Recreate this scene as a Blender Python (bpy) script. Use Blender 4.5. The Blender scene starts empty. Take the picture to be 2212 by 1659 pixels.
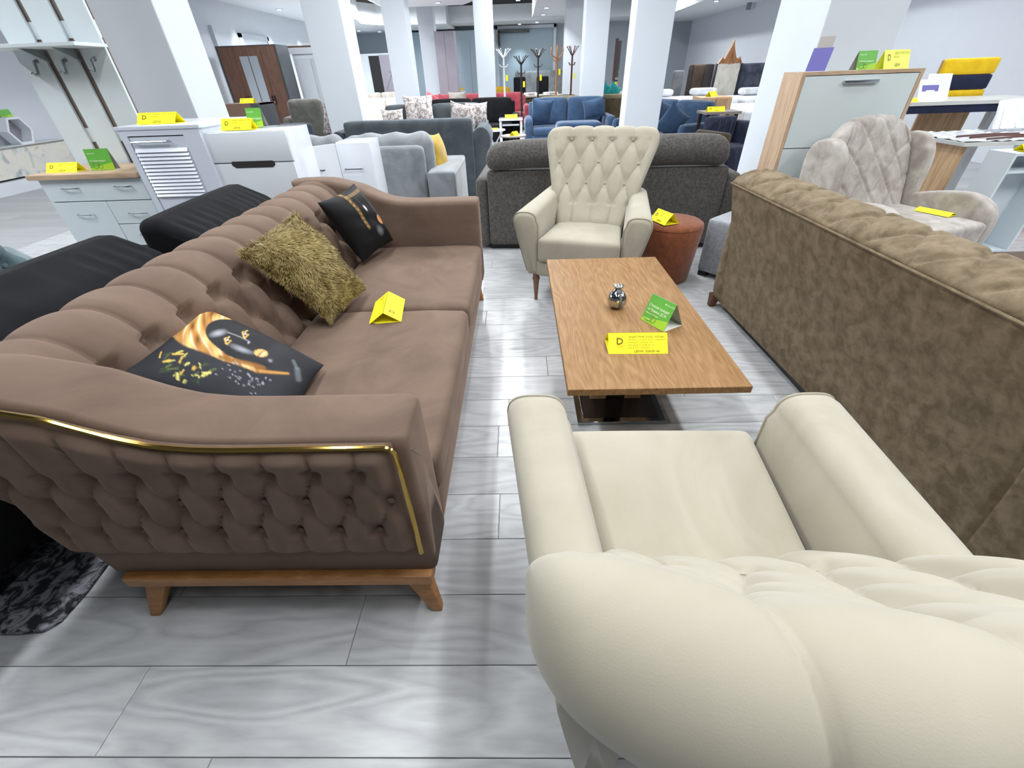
import bpy, bmesh, math, random
import numpy as np
from mathutils import Vector, Matrix
random.seed(7)
rng = np.random.default_rng(11)
S = bpy.context.scene
COL = S.collection
PI = math.pi
R = math.radians

# ------------------------------------------------------------------ camera
def make_camera():
    yaw, pit, rol = -2.95359258e-02, 6.35457530e-01, -3.58898539e-02
    f = Vector((math.sin(yaw)*math.cos(pit), math.cos(yaw)*math.cos(pit), -math.sin(pit)))
    r = Vector((math.cos(yaw), -math.sin(yaw), 0)); u = r.cross(f)
    r2 = r*math.cos(rol)+u*math.sin(rol); u2 = -r*math.sin(rol)+u*math.cos(rol)
    m = Matrix(((r2.x, u2.x, -f.x, 0), (r2.y, u2.y, -f.y, 0), (r2.z, u2.z, -f.z, 1.30), (0, 0, 0, 1)))
    cd = bpy.data.cameras.new('camera'); cd.sensor_width = 36; cd.sensor_fit = 'HORIZONTAL'
    cd.lens = 909.748/2212*36; cd.clip_start = 0.01; cd.clip_end = 200
    c = bpy.data.objects.new('camera', cd); COL.objects.link(c); c.matrix_world = m
    S.camera = c
make_camera()

# ------------------------------------------------------------------ world, lights, exposure
w = bpy.data.worlds.new('world'); S.world = w; w.use_nodes = True
w.node_tree.nodes['Background'].inputs[0].default_value = (0.80, 0.90, 1.0, 1)
w.node_tree.nodes['Background'].inputs[1].default_value = 0.12
S.view_settings.view_transform = 'Standard'; S.view_settings.look = 'None'
S.view_settings.exposure = 0.0; S.view_settings.gamma = 1.0
S.view_settings.use_curve_mapping = False

def area(loc, sx, sy, power, col=(0.94, 0.97, 1.0), rot=(0, 0, 0)):
    l = bpy.data.lights.new('tube_light', 'AREA'); l.shape = 'RECTANGLE'; l.size = sx; l.size_y = sy
    l.energy = power; l.color = col
    o = bpy.data.objects.new('tube_light', l); COL.objects.link(o); o.location = loc; o.rotation_euler = rot
    return o
def spot(loc, power, size=R(75), col=(0.80, 0.92, 1.0), rot=(0, 0, 0), blend=0.8):
    l = bpy.data.lights.new('downlight_beam', 'SPOT'); l.energy = power; l.spot_size = size; l.spot_blend = blend
    l.color = col; l.shadow_soft_size = 0.06
    o = bpy.data.objects.new('downlight_beam', l); COL.objects.link(o); o.location = loc; o.rotation_euler = rot
    return o
# rows of long tubes under the dark ceiling (their fittings are built with the ceiling)
P_ROW = {0.9: 30, 3.2: 36, 5.6: 66, 9.0: 100, 13.0: 120, 17.5: 130}
TUBES = []
for tx in (-4.9, -1.05, 0.95, 4.4):
    for ty in (0.9, 3.2, 5.6, 9.0, 13.0, 17.5):
        if ty > 5 and abs(tx) < 2: tx = (-3.9 if ty == 13.0 else -0.8) if tx < 0 else 0.1
        if tx == -4.9 and ty > 6: tx = -4.3
        TUBES.append((tx, ty))
for tx, ty in TUBES:
    area((tx, ty, 3.10), 0.14, 1.5, P_ROW[ty]*(1.0 if abs(tx) <= 2 else 1.5 if ty < 4 else 0.75))
FILL_TUBES = [(3.5, 0.6), (0.6, -0.15), (-3.7, 1.2)]  # added fill tubes, out of view, to brighten cabinet fronts and near floor
for (tx, ty), pw in zip(FILL_TUBES, (50, 24, 42)): area((tx, ty, 3.10), 0.14, 1.5, pw)
DOWN = [(-5.9, 14.0), (-5.0, 15.6), (-5.9, 19.4), (-5.9, 20.6), (-5.3, 21.3), (-1.9, 13.9), (0.88, 15.8), (0.88, 17.5), (0.82, 21.0), (0.16, 21.5), (5.6, 15.8)]
for x, y in DOWN: spot((x, y, 2.70), 120)
for y in (12.6, 14.3, 16.2, 18.4): spot((-6.25, y, 2.70), 200, R(70), rot=(0, R(-6), 0))
for y in (9.5, 12.0, 14.5, 17.5, 20.0): spot((6.6, y, 2.78), 120, R(70))

# ------------------------------------------------------------------ materials
MATS = {}
def nt_mat(name):
    m = bpy.data.materials.new(name); m.use_nodes = True
    t = m.node_tree; b = t.nodes['Principled BSDF']
    MATS[name] = m
    return m, t, b
def N(t, kind, **kw):
    n = t.nodes.new(kind)
    for k, v in kw.items():
        if k.startswith('i_'): n.inputs[k[2:].replace('_', ' ')].default_value = v
        else: setattr(n, k, v)
    return n
def L(t, a, b): t.links.new(a, b)
def srgb(h):
    h = h.lstrip('#'); c = [int(h[i:i+2], 16)/255 for i in (0, 2, 4)]
    return tuple(x/12.92 if x <= .04045 else ((x+.055)/1.055)**2.4 for x in c)+(1,)
def ramp(t, fac, stops, interp='LINEAR'):
    r = t.nodes.new('ShaderNodeValToRGB'); e = r.color_ramp; e.interpolation = interp
    while len(e.elements) < len(stops): e.elements.new(0.5)
    for i, (p, c) in enumerate(stops):
        e.elements[i].position = p; e.elements[i].color = c if len(c) == 4 else tuple(c)+(1,)
    L(t, fac, r.inputs[0]); return r.outputs[0]
def coords(t, scale=(1, 1, 1), rnd=0.0, rot=(0, 0, 0)):
    tc = N(t, 'ShaderNodeTexCoord'); mp = N(t, 'ShaderNodeMapping')
    mp.inputs['Scale'].default_value = scale; mp.inputs['Rotation'].default_value = rot
    L(t, tc.outputs['Object'], mp.inputs['Vector'])
    if rnd:
        oi = N(t, 'ShaderNodeObjectInfo'); mu = N(t, 'ShaderNodeVectorMath', operation='SCALE')
        mu.inputs[0].default_value = (31.7, 17.3, 9.1); L(t, oi.outputs['Random'], mu.inputs['Scale'])
        ad = N(t, 'ShaderNodeVectorMath', operation='ADD'); L(t, mp.outputs[0], ad.inputs[0]); L(t, mu.outputs[0], ad.inputs[1])
        return ad.outputs[0]
    return mp.outputs[0]
def bump(t, b, h, strength=0.3, dist=0.002):
    n = N(t, 'ShaderNodeBump'); n.inputs['Strength'].default_value = strength; n.inputs['Distance'].default_value = dist
    L(t, h, n.inputs['Height']); L(t, n.outputs[0], b.inputs['Normal'])
def plain(name, col, rough=0.5, metal=0.0, vary=0.04, scale=6, spec=0.5, coat=0.0):
    m, t, b = nt_mat(name)
    c = srgb(col) if isinstance(col, str) else tuple(col)+(1,)
    nz = N(t, 'ShaderNodeTexNoise', i_Scale=scale, i_Detail=3.0); L(t, coords(t), nz.inputs['Vector'])
    k = 1-vary; k2 = 1+vary
    L(t, ramp(t, nz.outputs[0], [(0.3, (c[0]*k, c[1]*k, c[2]*k, 1)), (0.7, (min(1, c[0]*k2), min(1, c[1]*k2), min(1, c[2]*k2), 1))]), b.inputs['Base Color'])
    b.inputs['Roughness'].default_value = rough; b.inputs['Metallic'].default_value = metal
    b.inputs['Specular IOR Level'].default_value = spec; b.inputs['Coat Weight'].default_value = coat
    return m
def fabric(name, c1, c2, scale=5, weave=350, bumpk=0.25, sheen=0.35, rough=0.85, stops=(0.38, 0.62), distort=0.6, aniso=(1, 1, 1), sheen_tint=None, detail=5):
    m, t, b = nt_mat(name)
    v = coords(t, aniso, rnd=1)
    nz = N(t, 'ShaderNodeTexNoise', i_Scale=scale, i_Detail=float(detail), i_Distortion=distort, i_Roughness=0.6); L(t, v, nz.inputs['Vector'])
    L(t, ramp(t, nz.outputs[0], [(stops[0], srgb(c1)), (stops[1], srgb(c2))]), b.inputs['Base Color'])
    fn = N(t, 'ShaderNodeTexNoise', i_Scale=float(weave), i_Detail=2.0); L(t, coords(t), fn.inputs['Vector'])
    bump(t, b, fn.outputs[0], bumpk, 0.001)
    b.inputs['Roughness'].default_value = rough; b.inputs['Specular IOR Level'].default_value = 0.25
    b.inputs['Sheen Weight'].default_value = sheen; b.inputs['Sheen Roughness'].default_value = 0.45
    if sheen_tint: b.inputs['Sheen Tint'].default_value = srgb(sheen_tint)
    return m
def wood(name, c1, c2, c3, scale=3.0, stretch=(1, 8, 8), rough=0.42, knots=True, rings=26, contrast=0.5, rnd=1, gloss=0.5, tone=0.0):
    # contour lines of a stretched noise field give cathedral figure; sparse cells warp it into knots
    m, t, b = nt_mat(name)
    v = coords(t, stretch, rnd=rnd)
    nz = N(t, 'ShaderNodeTexNoise', i_Scale=scale, i_Detail=1.6, i_Distortion=0.35, i_Roughness=0.42); L(t, v, nz.inputs['Vector'])
    field = nz.outputs[0]
    kn = None
    if knots:
        vo = N(t, 'ShaderNodeTexVoronoi', i_Scale=scale*0.42); L(t, v, vo.inputs['Vector'])
        sm = N(t, 'ShaderNodeMapRange', interpolation_type='SMOOTHSTEP'); L(t, vo.outputs['Distance'], sm.inputs[0])
        sm.inputs[1].default_value = 0.0; sm.inputs[2].default_value = 0.42; sm.inputs[3].default_value = 0.34; sm.inputs[4].default_value = 0.0
        ad = N(t, 'ShaderNodeMath', operation='ADD'); L(t, field, ad.inputs[0]); L(t, sm.outputs[0], ad.inputs[1]); field = ad.outputs[0]
        kn = N(t, 'ShaderNodeMapRange', interpolation_type='SMOOTHSTEP'); L(t, vo.outputs['Distance'], kn.inputs[0])
        kn.inputs[1].default_value = 0.02; kn.inputs[2].default_value = 0.09; kn.inputs[3].default_value = 1.0; kn.inputs[4].default_value = 0.0
    mu = N(t, 'ShaderNodeMath', operation='MULTIPLY'); L(t, field, mu.inputs[0]); mu.inputs[1].default_value = rings
    fr = N(t, 'ShaderNodeMath', operation='PINGPONG'); L(t, mu.outputs[0], fr.inputs[0]); fr.inputs[1].default_value = 1.0
    fine = N(t, 'ShaderNodeTexNoise', i_Scale=scale*9, i_Detail=4.0); L(t, v, fine.inputs['Vector'])
    mx = N(t, 'ShaderNodeMath', operation='MULTIPLY_ADD'); L(t, fr.outputs[0], mx.inputs[0]); mx.inputs[1].default_value = contrast
    fm = N(t, 'ShaderNodeMath', operation='MULTIPLY_ADD'); L(t, fine.outputs[0], fm.inputs[0]); fm.inputs[1].default_value = 0.62; fm.inputs[2].default_value = 0.19
    L(t, fm.outputs[0], mx.inputs[2])
    col = ramp(t, mx.outputs[0], [(0.30, srgb(c1)), (0.55+contrast*0.2, srgb(c2)), (0.62+contrast*0.75, srgb(c3))])
    if kn:
        mk = N(t, 'ShaderNodeMixRGB'); L(t, kn.outputs[0], mk.inputs[0]); L(t, col, mk.inputs[1]); mk.inputs[2].default_value = tuple(x*0.45 for x in srgb(c1)[:3])+(1,)
        mg = N(t, 'ShaderNodeMath', operation='MULTIPLY'); L(t, kn.outputs[0], mg.inputs[0]); mg.inputs[1].default_value = 0.75; L(t, mg.outputs[0], mk.inputs[0])
        col = mk.outputs[0]
    if tone:
        oi = N(t, 'ShaderNodeObjectInfo'); mr = N(t, 'ShaderNodeMapRange'); L(t, oi.outputs['Random'], mr.inputs[0])
        mr.inputs[3].default_value = 1-tone; mr.inputs[4].default_value = 1+tone*0.6
        hs = N(t, 'ShaderNodeHueSaturation'); L(t, mr.outputs[0], hs.inputs['Value']); L(t, col, hs.inputs['Color']); col = hs.outputs[0]
    L(t, col, b.inputs['Base Color'])
    b.inputs['Roughness'].default_value = rough; b.inputs['Specular IOR Level'].default_value = gloss
    bump(t, b, fine.outputs[0], 0.12, 0.0006)
    return m

wood('floor_plank', '#a9aaac', '#bcbec0', '#cbcdce', scale=1.5, stretch=(1.1, 5.5, 3), rings=14, contrast=0.5, rough=0.33, tone=0.09, gloss=0.5)
wood('oak_top', '#785736', '#8f6c45', '#9e7a53', scale=2.0, stretch=(6, 0.75, 4), rings=24, contrast=0.20, rough=0.55, gloss=0.25)
wood('oak_light', '#a58a70', '#b89c80', '#c4aa8e', scale=2.5, stretch=(7, 7, 0.8), rings=9, contrast=0.35, knots=False, rough=0.5)
wood('oak_flat', '#a3896f', '#b89c80', '#c2a88c', scale=2.5, stretch=(0.8, 7, 7), rings=9, contrast=0.35, knots=False, rough=0.5)
wood('oak_board', '#a98561', '#bf9b74', '#cfae88', scale=1.6, stretch=(7, 7, 0.8), rings=8, contrast=0.4, knots=False, rough=0.5)
wood('honey_wood', '#8f5f33', '#a8733f', '#b8834c', scale=4, stretch=(1, 7, 7), rings=5, contrast=0.2, knots=False, rough=0.5)
wood('leg_wood', '#6b4a33', '#7d5940', '#8c674c', scale=4, stretch=(7, 7, 1), rings=5, contrast=0.2, knots=False, rough=0.5)
wood('red_leg_wood', '#4a2c20', '#5c3828', '#6a4431', scale=4, stretch=(7, 7, 1), rings=5, contrast=0.2, knots=False, rough=0.5)
wood('walnut', '#50382e', '#63473a', '#705244', scale=3, stretch=(7, 7, 0.7), rings=8, contrast=0.25, knots=False, rough=0.5)
fabric('taupe_velvet', '#635146', '#786456', scale=3.0, weave=700, bumpk=0.12, sheen=0.35, stops=(0.3, 0.7), distort=1.5, sheen_tint='#b8a090')
fabric('taupe_dark', '#4a3a33', '#57463e', scale=3.0, sheen=0.1)
fabric('cream_velvet', '#9f9886', '#afa898', scale=2.2, weave=700, bumpk=0.10, sheen=0.3, distort=1.6, stops=(0.3, 0.7), sheen_tint='#ffffff')
fabric('suede', '#62543f', '#85755f', scale=20, sheen=0.25, stops=(0.36, 0.66), distort=0.4, detail=8, sheen_tint='#c8b8a0')
fabric('light_suede', '#968d85', '#bdb6af', scale=10, sheen=0.35, stops=(0.34, 0.66), distort=0.4, detail=8, sheen_tint='#ffffff')
fabric('charcoal_weave', '#454340', '#5d5a56', scale=60, weave=240, bumpk=0.8, sheen=0.15, distort=0)
fabric('black_fabric', '#09090c', '#121217', scale=6, sheen=0.03, sheen_tint='#606070')
fabric('teal_velvet', '#4c5d63', '#6b7f85', scale=4, sheen=0.4)
fabric('grey_velvet', '#6f7478', '#868a8d', scale=4, sheen=0.4)
fabric('grey_velvet_dark', '#3d4347', '#4c5256', scale=4, sheen=0.4, sheen_tint='#a0a8b0')
fabric('grey_armchair', '#54544f', '#66655f', scale=6, sheen=0.3)
fabric('rust_velvet', '#6f3f26', '#82492d', scale=30, sheen=0.25)
fabric('cube_fabric', '#8b9097', '#a0a4aa', scale=50, sheen=0.2)
fabric('mustard_fabric', '#a58420', '#c19c2a', scale=8, sheen=0.3)
fabric('yellow_headboard', '#d8b012', '#e8c020', scale=8, sheen=0.2)
fabric('navy_fabric', '#161c34', '#1e2542', scale=8, sheen=0.2)
fabric('blue_fabric', '#2f4560', '#3c5472', scale=6, sheen=0.3)
fabric('red_fabric', '#8a3540', '#a04550', scale=6, sheen=0.3)
fabric('olive_fabric', '#6b6248', '#857b5e', scale=6, sheen=0.3)
fabric('olive_dark', '#38301f', '#4a4030', scale=6, sheen=0.2)
fabric('beige_fabric', '#a39b92', '#b8b0a6', scale=6, sheen=0.3)
fabric('cream_fabric', '#cfc9bd', '#e0dbd0', scale=6, sheen=0.3)
fabric('turquoise_fabric', '#1f7f80', '#2a9a98', scale=6, sheen=0.3)
fabric('pink_fabric', '#b05560', '#c87078', scale=6, sheen=0.3)
fabric('floral_fabric', '#857b78', '#d6cecc', scale=11, sheen=0.2, stops=(0.42, 0.56), distort=2.0, detail=3)
fabric('plaid_fabric', '#1d2030', '#2b3046', scale=12, sheen=0.1)
fabric('quilt_navy', '#3a3f4c', '#555b6a', scale=6, sheen=0.2)
fabric('brown_headboard', '#4a3d35', '#5a4b41', scale=6, sheen=0.2)
fabric('mattress_cloth', '#c9ccd0', '#e8ebee', scale=5, sheen=0.1, stops=(0.35, 0.65))
fabric('snake_rug', '#24252b', '#8a8b92', scale=22, sheen=0.1, stops=(0.44, 0.58), distort=1.2, detail=6)
plain('white_wall', '#d2d7de', 0.8, vary=0.01)
plain('white_column', '#ccd2d9', 0.75, vary=0.01)
plain('blue_wall', '#9fb0bb', 0.8, vary=0.01)
plain('grey_wall', '#a5adb4', 0.8, vary=0.01)
plain('black_ceiling', '#14100f', 0.9, vary=0.1)
plain('white_ceiling', '#dfe3e6', 0.8, vary=0.01)
plain('joint_dark', '#5d5f62', 0.8)
plain('white_lacquer', '#d8dee8', 0.22, vary=0.01)
plain('white_gloss', '#dfe4ea', 0.10, vary=0.005, coat=0.3)
plain('white_melamine', '#cfd8dc', 0.45, vary=0.01)
plain('white_mint', '#cdd6d6', 0.45, vary=0.01)
plain('groove_dark', '#2b2a2c', 0.8)
plain('black_plastic', '#141416', 0.45)
plain('dark_grey_board', '#3c4145', 0.5)
plain('brown_board', '#6d5546', 0.6)
plain('mauve_panel', '#918c96', 0.5)
plain('chrome', '#c8ccd0', 0.18, 1.0, vary=0.02)
plain('brushed_steel', '#9a9ea3', 0.35, 1.0)
plain('base_steel', '#aab0b2', 0.12, 1.0, vary=0.02)
plain('base_dark', '#2a2421', 0.2, vary=0.1)
plain('gold_metal', '#c9a85a', 0.16, 1.0, vary=0.03)
plain('silver_foil', '#c4c6ca', 0.12, 1.0, vary=0.1, scale=40)
plain('dark_ribbon', '#6a6b70', 0.4)
plain('mirror', '#d0d6da', 0.03, 1.0, vary=0.0)
plain('card_yellow', '#fdf321', 0.7, vary=0.01)
plain('card_pale', '#e8ee6a', 0.7, vary=0.01)
plain('card_orange', '#f0a800', 0.7, vary=0.02)
plain('card_green', '#5fae3c', 0.5, vary=0.06, scale=12)
plain('card_lime', '#9fcb2c', 0.5, vary=0.02)
plain('card_white', '#e6e6e2', 0.6, vary=0.01)
plain('card_grey', '#a29c98', 0.5, vary=0.01)
plain('card_violet', '#55509a', 0.5, vary=0.02)
plain('ink_dark', '#4a3d08', 0.7)
plain('ink_soft', '#a89a20', 0.7)
plain('ink_orange', '#eba81c', 0.7)
plain('ink_white', '#f4fbe8', 0.6)
plain('ink_leaf', '#6fa52f', 0.6, vary=0.01)
plain('black_metal', '#1b1817', 0.4)
plain('bentwood_dark', '#2e2220', 0.4)
plain('bentwood_red', '#4c2b26', 0.4)
plain('bentwood_honey', '#a0704a', 0.4)
plain('stool_wood', '#5c3a33', 0.4)
plain('plastic_wrap', '#dfe3e8', 0.15, vary=0.15, scale=14)
plain('red_plastic', '#b30f1c', 0.12, vary=0.03, coat=0.6)
plain('dark_window', '#241014', 0.1)
plain('marble_pale', '#c8c9c6', 0.35, vary=0.08, scale=5)
plain('taupe_board', '#857a74', 0.5)
plain('teal_board', '#9aa8a8', 0.5)
def lamp_mat(name, col, s):
    m, t, b = nt_mat(name); b.inputs['Emission Color'].default_value = col; b.inputs['Emission Strength'].default_value = s
    b.inputs['Base Color'].default_value = (0.8, 0.8, 0.8, 1)
lamp_mat('lamp_glow', (0.92, 0.97, 1, 1), 9.0)
lamp_mat('screen_glow', (0.9, 0.95, 1, 1), 1.0)
def patched():  # marble with brown stains, pale
    m, t, b = nt_mat('marble_front')
    a = N(t, 'ShaderNodeTexNoise', i_Scale=4.0, i_Detail=6.0, i_Distortion=1.2); L(t, coords(t), a.inputs['Vector'])
    L(t, ramp(t, a.outputs[0], [(0.3, srgb('#9aa3a5')), (0.45, srgb('#d4d3cd')), (0.6, srgb('#dcd8cc')), (0.72, srgb('#a79a82'))]), b.inputs['Base Color'])
    b.inputs['Roughness'].default_value = 0.3
patched()
def vcol_mat(name, rough=0.7):
    m, t, b = nt_mat(name)
    a = N(t, 'ShaderNodeVertexColor'); a.layer_name = 'print'; L(t, a.outputs[0], b.inputs['Base Color'])
    fn = N(t, 'ShaderNodeTexNoise', i_Scale=300.0, i_Detail=2.0); L(t, coords(t), fn.inputs['Vector']); bump(t, b, fn.outputs[0], 0.15, 0.001)
    b.inputs['Roughness'].default_value = rough; b.inputs['Specular IOR Level'].default_value = 0.3
vcol_mat('printed_cloth')
fabric('fur', '#6b5825', '#bba770', scale=16, sheen=0.3, stops=(0.35, 0.65), distort=1.5)

# ------------------------------------------------------------------ mesh helpers
def link(name, me, m=None, parent=None, smooth=False):
    if smooth:
        me.polygons.foreach_set('use_smooth', [True]*len(me.polygons))
    if m is not None:
        for mm in (m if isinstance(m, (list, tuple)) else [m]): me.materials.append(MATS[mm])
    o = bpy.data.objects.new(name, me); COL.objects.link(o)
    if parent is not None: o.parent = parent
    return o
def pym(name, V, F, m=None, parent=None, smooth=False, mi=None):
    me = bpy.data.meshes.new(name); me.from_pydata([tuple(map(float, v)) for v in V], [], [tuple(map(int, f)) for f in F]); me.update()
    bm = bmesh.new(); bm.from_mesh(me); bmesh.ops.recalc_face_normals(bm, faces=bm.faces); bm.to_mesh(me); bm.free()
    o = link(name, me, m, parent, smooth)
    if mi is not None:
        for p, i in zip(me.polygons, mi): p.material_index = i
    return o
def thing(name, label, cat, loc=(0, 0, 0), rz=0.0, group=None):
    o = bpy.data.objects.new(name, None); COL.objects.link(o); o.empty_display_size = 0.05
    o.location = loc; o.rotation_euler = (0, 0, rz); o['label'] = label; o['category'] = cat
    if group: o['group'] = group
    return o
def tag(o, label, cat, group=None):
    o['label'] = label; o['category'] = cat
    if group: o['group'] = group
    return o
def struct(o): o['kind'] = 'structure'; return o
def dup(root, loc, rz, label, group=None):
    r = root.copy(); COL.objects.link(r); r.location = loc; r.rotation_euler = (0, 0, rz); r['label'] = label
    if group: r['group'] = group
    for ch in list(root.children):
        c = ch.copy(); COL.objects.link(c); c.parent = r
        for g in ch.children:
            d = g.copy(); COL.objects.link(d); d.parent = c
    return r
class MB:
    """collects boxes, prisms, tubes into one mesh"""
    def __init__(s): s.V = []; s.F = []
    def add(s, V, F):
        n = len(s.V); s.V += [tuple(v) for v in V]; s.F += [tuple(i+n for i in f) for f in F]; return s
    def box(s, x0, x1, y0, y1, z0, z1):
        V = [(x, y, z) for z in (z0, z1) for y in (y0, y1) for x in (x0, x1)]
        return s.add(V, [(0, 2, 3, 1), (4, 5, 7, 6), (0, 1, 5, 4), (2, 6, 7, 3), (0, 4, 6, 2), (1, 3, 7, 5)])
    def hexa(s, bot, top):  # 4 bottom pts, 4 top pts (ccw)
        return s.add(list(bot)+list(top), [(3, 2, 1, 0), (4, 5, 6, 7), (0, 1, 5, 4), (1, 2, 6, 5), (2, 3, 7, 6), (3, 0, 4, 7)])
    def tube(s, pts, r, n=8, cap=True):
        pts = [Vector(p) for p in pts]; rr = r if isinstance(r, (list, tuple)) else [r]*len(pts); V = []
        up = None
        for i, p in enumerate(pts):
            d = (pts[min(i+1, len(pts)-1)]-pts[max(i-1, 0)]).normalized()
            if up is None:
                up = Vector((0, 0, 1)) if abs(d.z) < 0.9 else Vector((1, 0, 0))
            a = d.cross(up).normalized(); b = a.cross(d).normalized(); up = b
            for k in range(n):
                an = 2*PI*k/n; V.append(p+(a*math.cos(an)+b*math.sin(an))*rr[i])
        F = [(i*n+k, i*n+(k+1) % n, (i+1)*n+(k+1) % n, (i+1)*n+k) for i in range(len(pts)-1) for k in range(n)]
        if cap: F += [tuple(range(n))[::-1], tuple((len(pts)-1)*n+k for k in range(n))]
        return s.add(V, F)
    def lathe(s, prof, n=20, c=(0, 0)):
        V = [(c[0]+r*math.cos(2*PI*k/n), c[1]+r*math.sin(2*PI*k/n), z) for r, z in prof for k in range(n)]
        F = [(i*n+k, i*n+(k+1) % n, (i+1)*n+(k+1) % n, (i+1)*n+k) for i in range(len(prof)-1) for k in range(n)]
        F += [tuple(range(n))[::-1], tuple((len(prof)-1)*n+k for k in range(n))]
        return s.add(V, F)
    def prism(s, pts, axis, a, b):
        """pts 2D outline extruded along axis from a to b; axis x: pts=(y,z), y: (x,z), z: (x,y)"""
        def mk(p, t):
            return {'x': (t, p[0], p[1]), 'y': (p[0], t, p[1]), 'z': (p[0], p[1], t)}[axis]
        n = len(pts)
        V = [mk(p, a) for p in pts]+[mk(p, b) for p in pts]
        return s.add(V, [tuple(range(n))[::-1], tuple(range(n, 2*n))]+[(i, (i+1) % n, n+(i+1) % n, n+i) for i in range(n)])
    def build(s, name, m, parent=None, smooth=False, bevel=0.0, seg=2):
        me = bpy.data.meshes.new(name); me.from_pydata([tuple(map(float, v)) for v in s.V], [], s.F)
        bm = bmesh.new(); bm.from_mesh(me); bmesh.ops.recalc_face_normals(bm, faces=bm.faces)
        if bevel:
            ed = [e for e in bm.edges if len(e.link_faces) == 2 and e.calc_face_angle(0) > 0.5]
            bmesh.ops.bevel(bm, geom=ed, offset=bevel, segments=seg, affect='EDGES', profile=0.6, clamp_overlap=True)
        bm.to_mesh(me); bm.free()
        o = link(name, me, m, parent, False)
        if smooth or bevel: autosmooth(me)
        return o
def autosmooth(me, ang=0.7):
    me.polygons.foreach_set('use_smooth', [True]*len(me.polygons))
    bm = bmesh.new(); bm.from_mesh(me)
    for e in bm.edges:
        if len(e.link_faces) == 2 and e.calc_face_angle(0) > ang: e.smooth = False
    bm.to_mesh(me); bm.free()
def box(name, x0, x1, y0, y1, z0, z1, m, parent=None, bevel=0.0, seg=2):
    return MB().box(x0, x1, y0, y1, z0, z1).build(name, m, parent, bevel=bevel, seg=seg)
def grid(name, P, m, parent=None, closeu=False, closev=False, smooth=True, capu=False):
    """P: (nu,nv,3) array -> quad surface. capu closes the first and last u rows with fans"""
    nu, nv = P.shape[:2]
    V = P.reshape(-1, 3); a = np.arange(nu*nv).reshape(nu, nv)
    if closeu: a = np.vstack([a, a[:1]])
    if closev: a = np.hstack([a, a[:, :1]])
    F = np.stack([a[:-1, :-1], a[1:, :-1], a[1:, 1:], a[:-1, 1:]], -1).reshape(-1, 4).tolist()
    V = V.tolist()
    if capu:
        for row, rev in ((a[0], 1), (a[-1], 0)):
            idx = row[:-1] if closev else row
            c = np.array([V[i] for i in idx]).mean(0); V.append(c.tolist()); k = len(V)-1
            for i in range(len(row)-1):
                F.append([int(row[i]), int(row[i+1]), k] if not rev else [int(row[i+1]), int(row[i]), k])
    me = bpy.data.meshes.new(name); me.from_pydata([tuple(v) for v in V], [], [tuple(int(i) for i in f) for f in F]); me.update()
    bm = bmesh.new(); bm.from_mesh(me); bmesh.ops.recalc_face_normals(bm, faces=bm.faces); bm.to_mesh(me); bm.free()
    return link(name, me, m, parent, smooth)
def normals(P, cu=False, cv=False):
    du = (np.roll(P, -1, 0)-np.roll(P, 1, 0)); dv = (np.roll(P, -1, 1)-np.roll(P, 1, 1))
    if not cu: du[0] = P[1]-P[0]; du[-1] = P[-1]-P[-2]
    if not cv: dv[:, 0] = P[:, 1]-P[:, 0]; dv[:, -1] = P[:, -1]-P[:, -2]
    n = np.cross(du, dv); l = np.linalg.norm(n, axis=-1, keepdims=True); l[l < 1e-12] = 1
    return n/l
def soft(name, x0, x1, y0, y1, z0, z1, r, m, parent=None, puff=(0, 0, 0), n=18, rot=None, at=None, fn=None):
    """rounded cushion box; puff = extra bulge of the x, y, z faces"""
    hx, hy, hz = (x1-x0)/2, (y1-y0)/2, (z1-z0)/2; r = min(r, hx, hy, hz)
    cx, cy, cz = (x0+x1)/2, (y0+y1)/2, (z0+z1)/2
    bm = bmesh.new(); bmesh.ops.create_cube(bm, size=2)
    bmesh.ops.subdivide_edges(bm, edges=bm.edges[:], cuts=n-1, use_grid_fill=True)
    V = np.array([v.co[:] for v in bm.verts])
    t = np.sign(V)*np.abs(np.sin(np.clip(V, -1, 1)*PI/2))**0.85  # denser near the edges
    h = np.array([hx, hy, hz]); p = t*h; q = np.clip(p, -(h-r), h-r); d = p-q
    l = np.linalg.norm(d, axis=1, keepdims=True); l[l < 1e-9] = 1
    onf = np.abs(V).max(1, keepdims=True) > 0.999
    p = np.where(onf, q+d/l*r, p)
    s = p/h
    b = [(1-s[:, 1]**2)*(1-s[:, 2]**2), (1-s[:, 0]**2)*(1-s[:, 2]**2), (1-s[:, 0]**2)*(1-s[:, 1]**2)]
    for k in range(3): p[:, k] += puff[k]*np.clip(b[k], 0, 1)**0.6*s[:, k]
    if fn is not None: p = fn(p, s)
    if rot is not None: p = p @ np.array(Matrix(rot) if not isinstance(rot, Matrix) else rot).T
    c = np.array(at if at is not None else (cx, cy, cz))
    for v, co in zip(bm.verts, p+c): v.co = co
    bmesh.ops.recalc_face_normals(bm, faces=bm.faces)
    me = bpy.data.meshes.new(name); bm.to_mesh(me); bm.free()
    return link(name, me, m, parent, True)
def R3(ax=0, ay=0, az=0):
    return (Matrix.Rotation(az, 3, 'Z') @ Matrix.Rotation(ay, 3, 'Y') @ Matrix.Rotation(ax, 3, 'X'))
def crease(t, w=0.35):  # 0 on integers, 1 between
    return np.abs(np.sin(PI*t))**w
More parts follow.
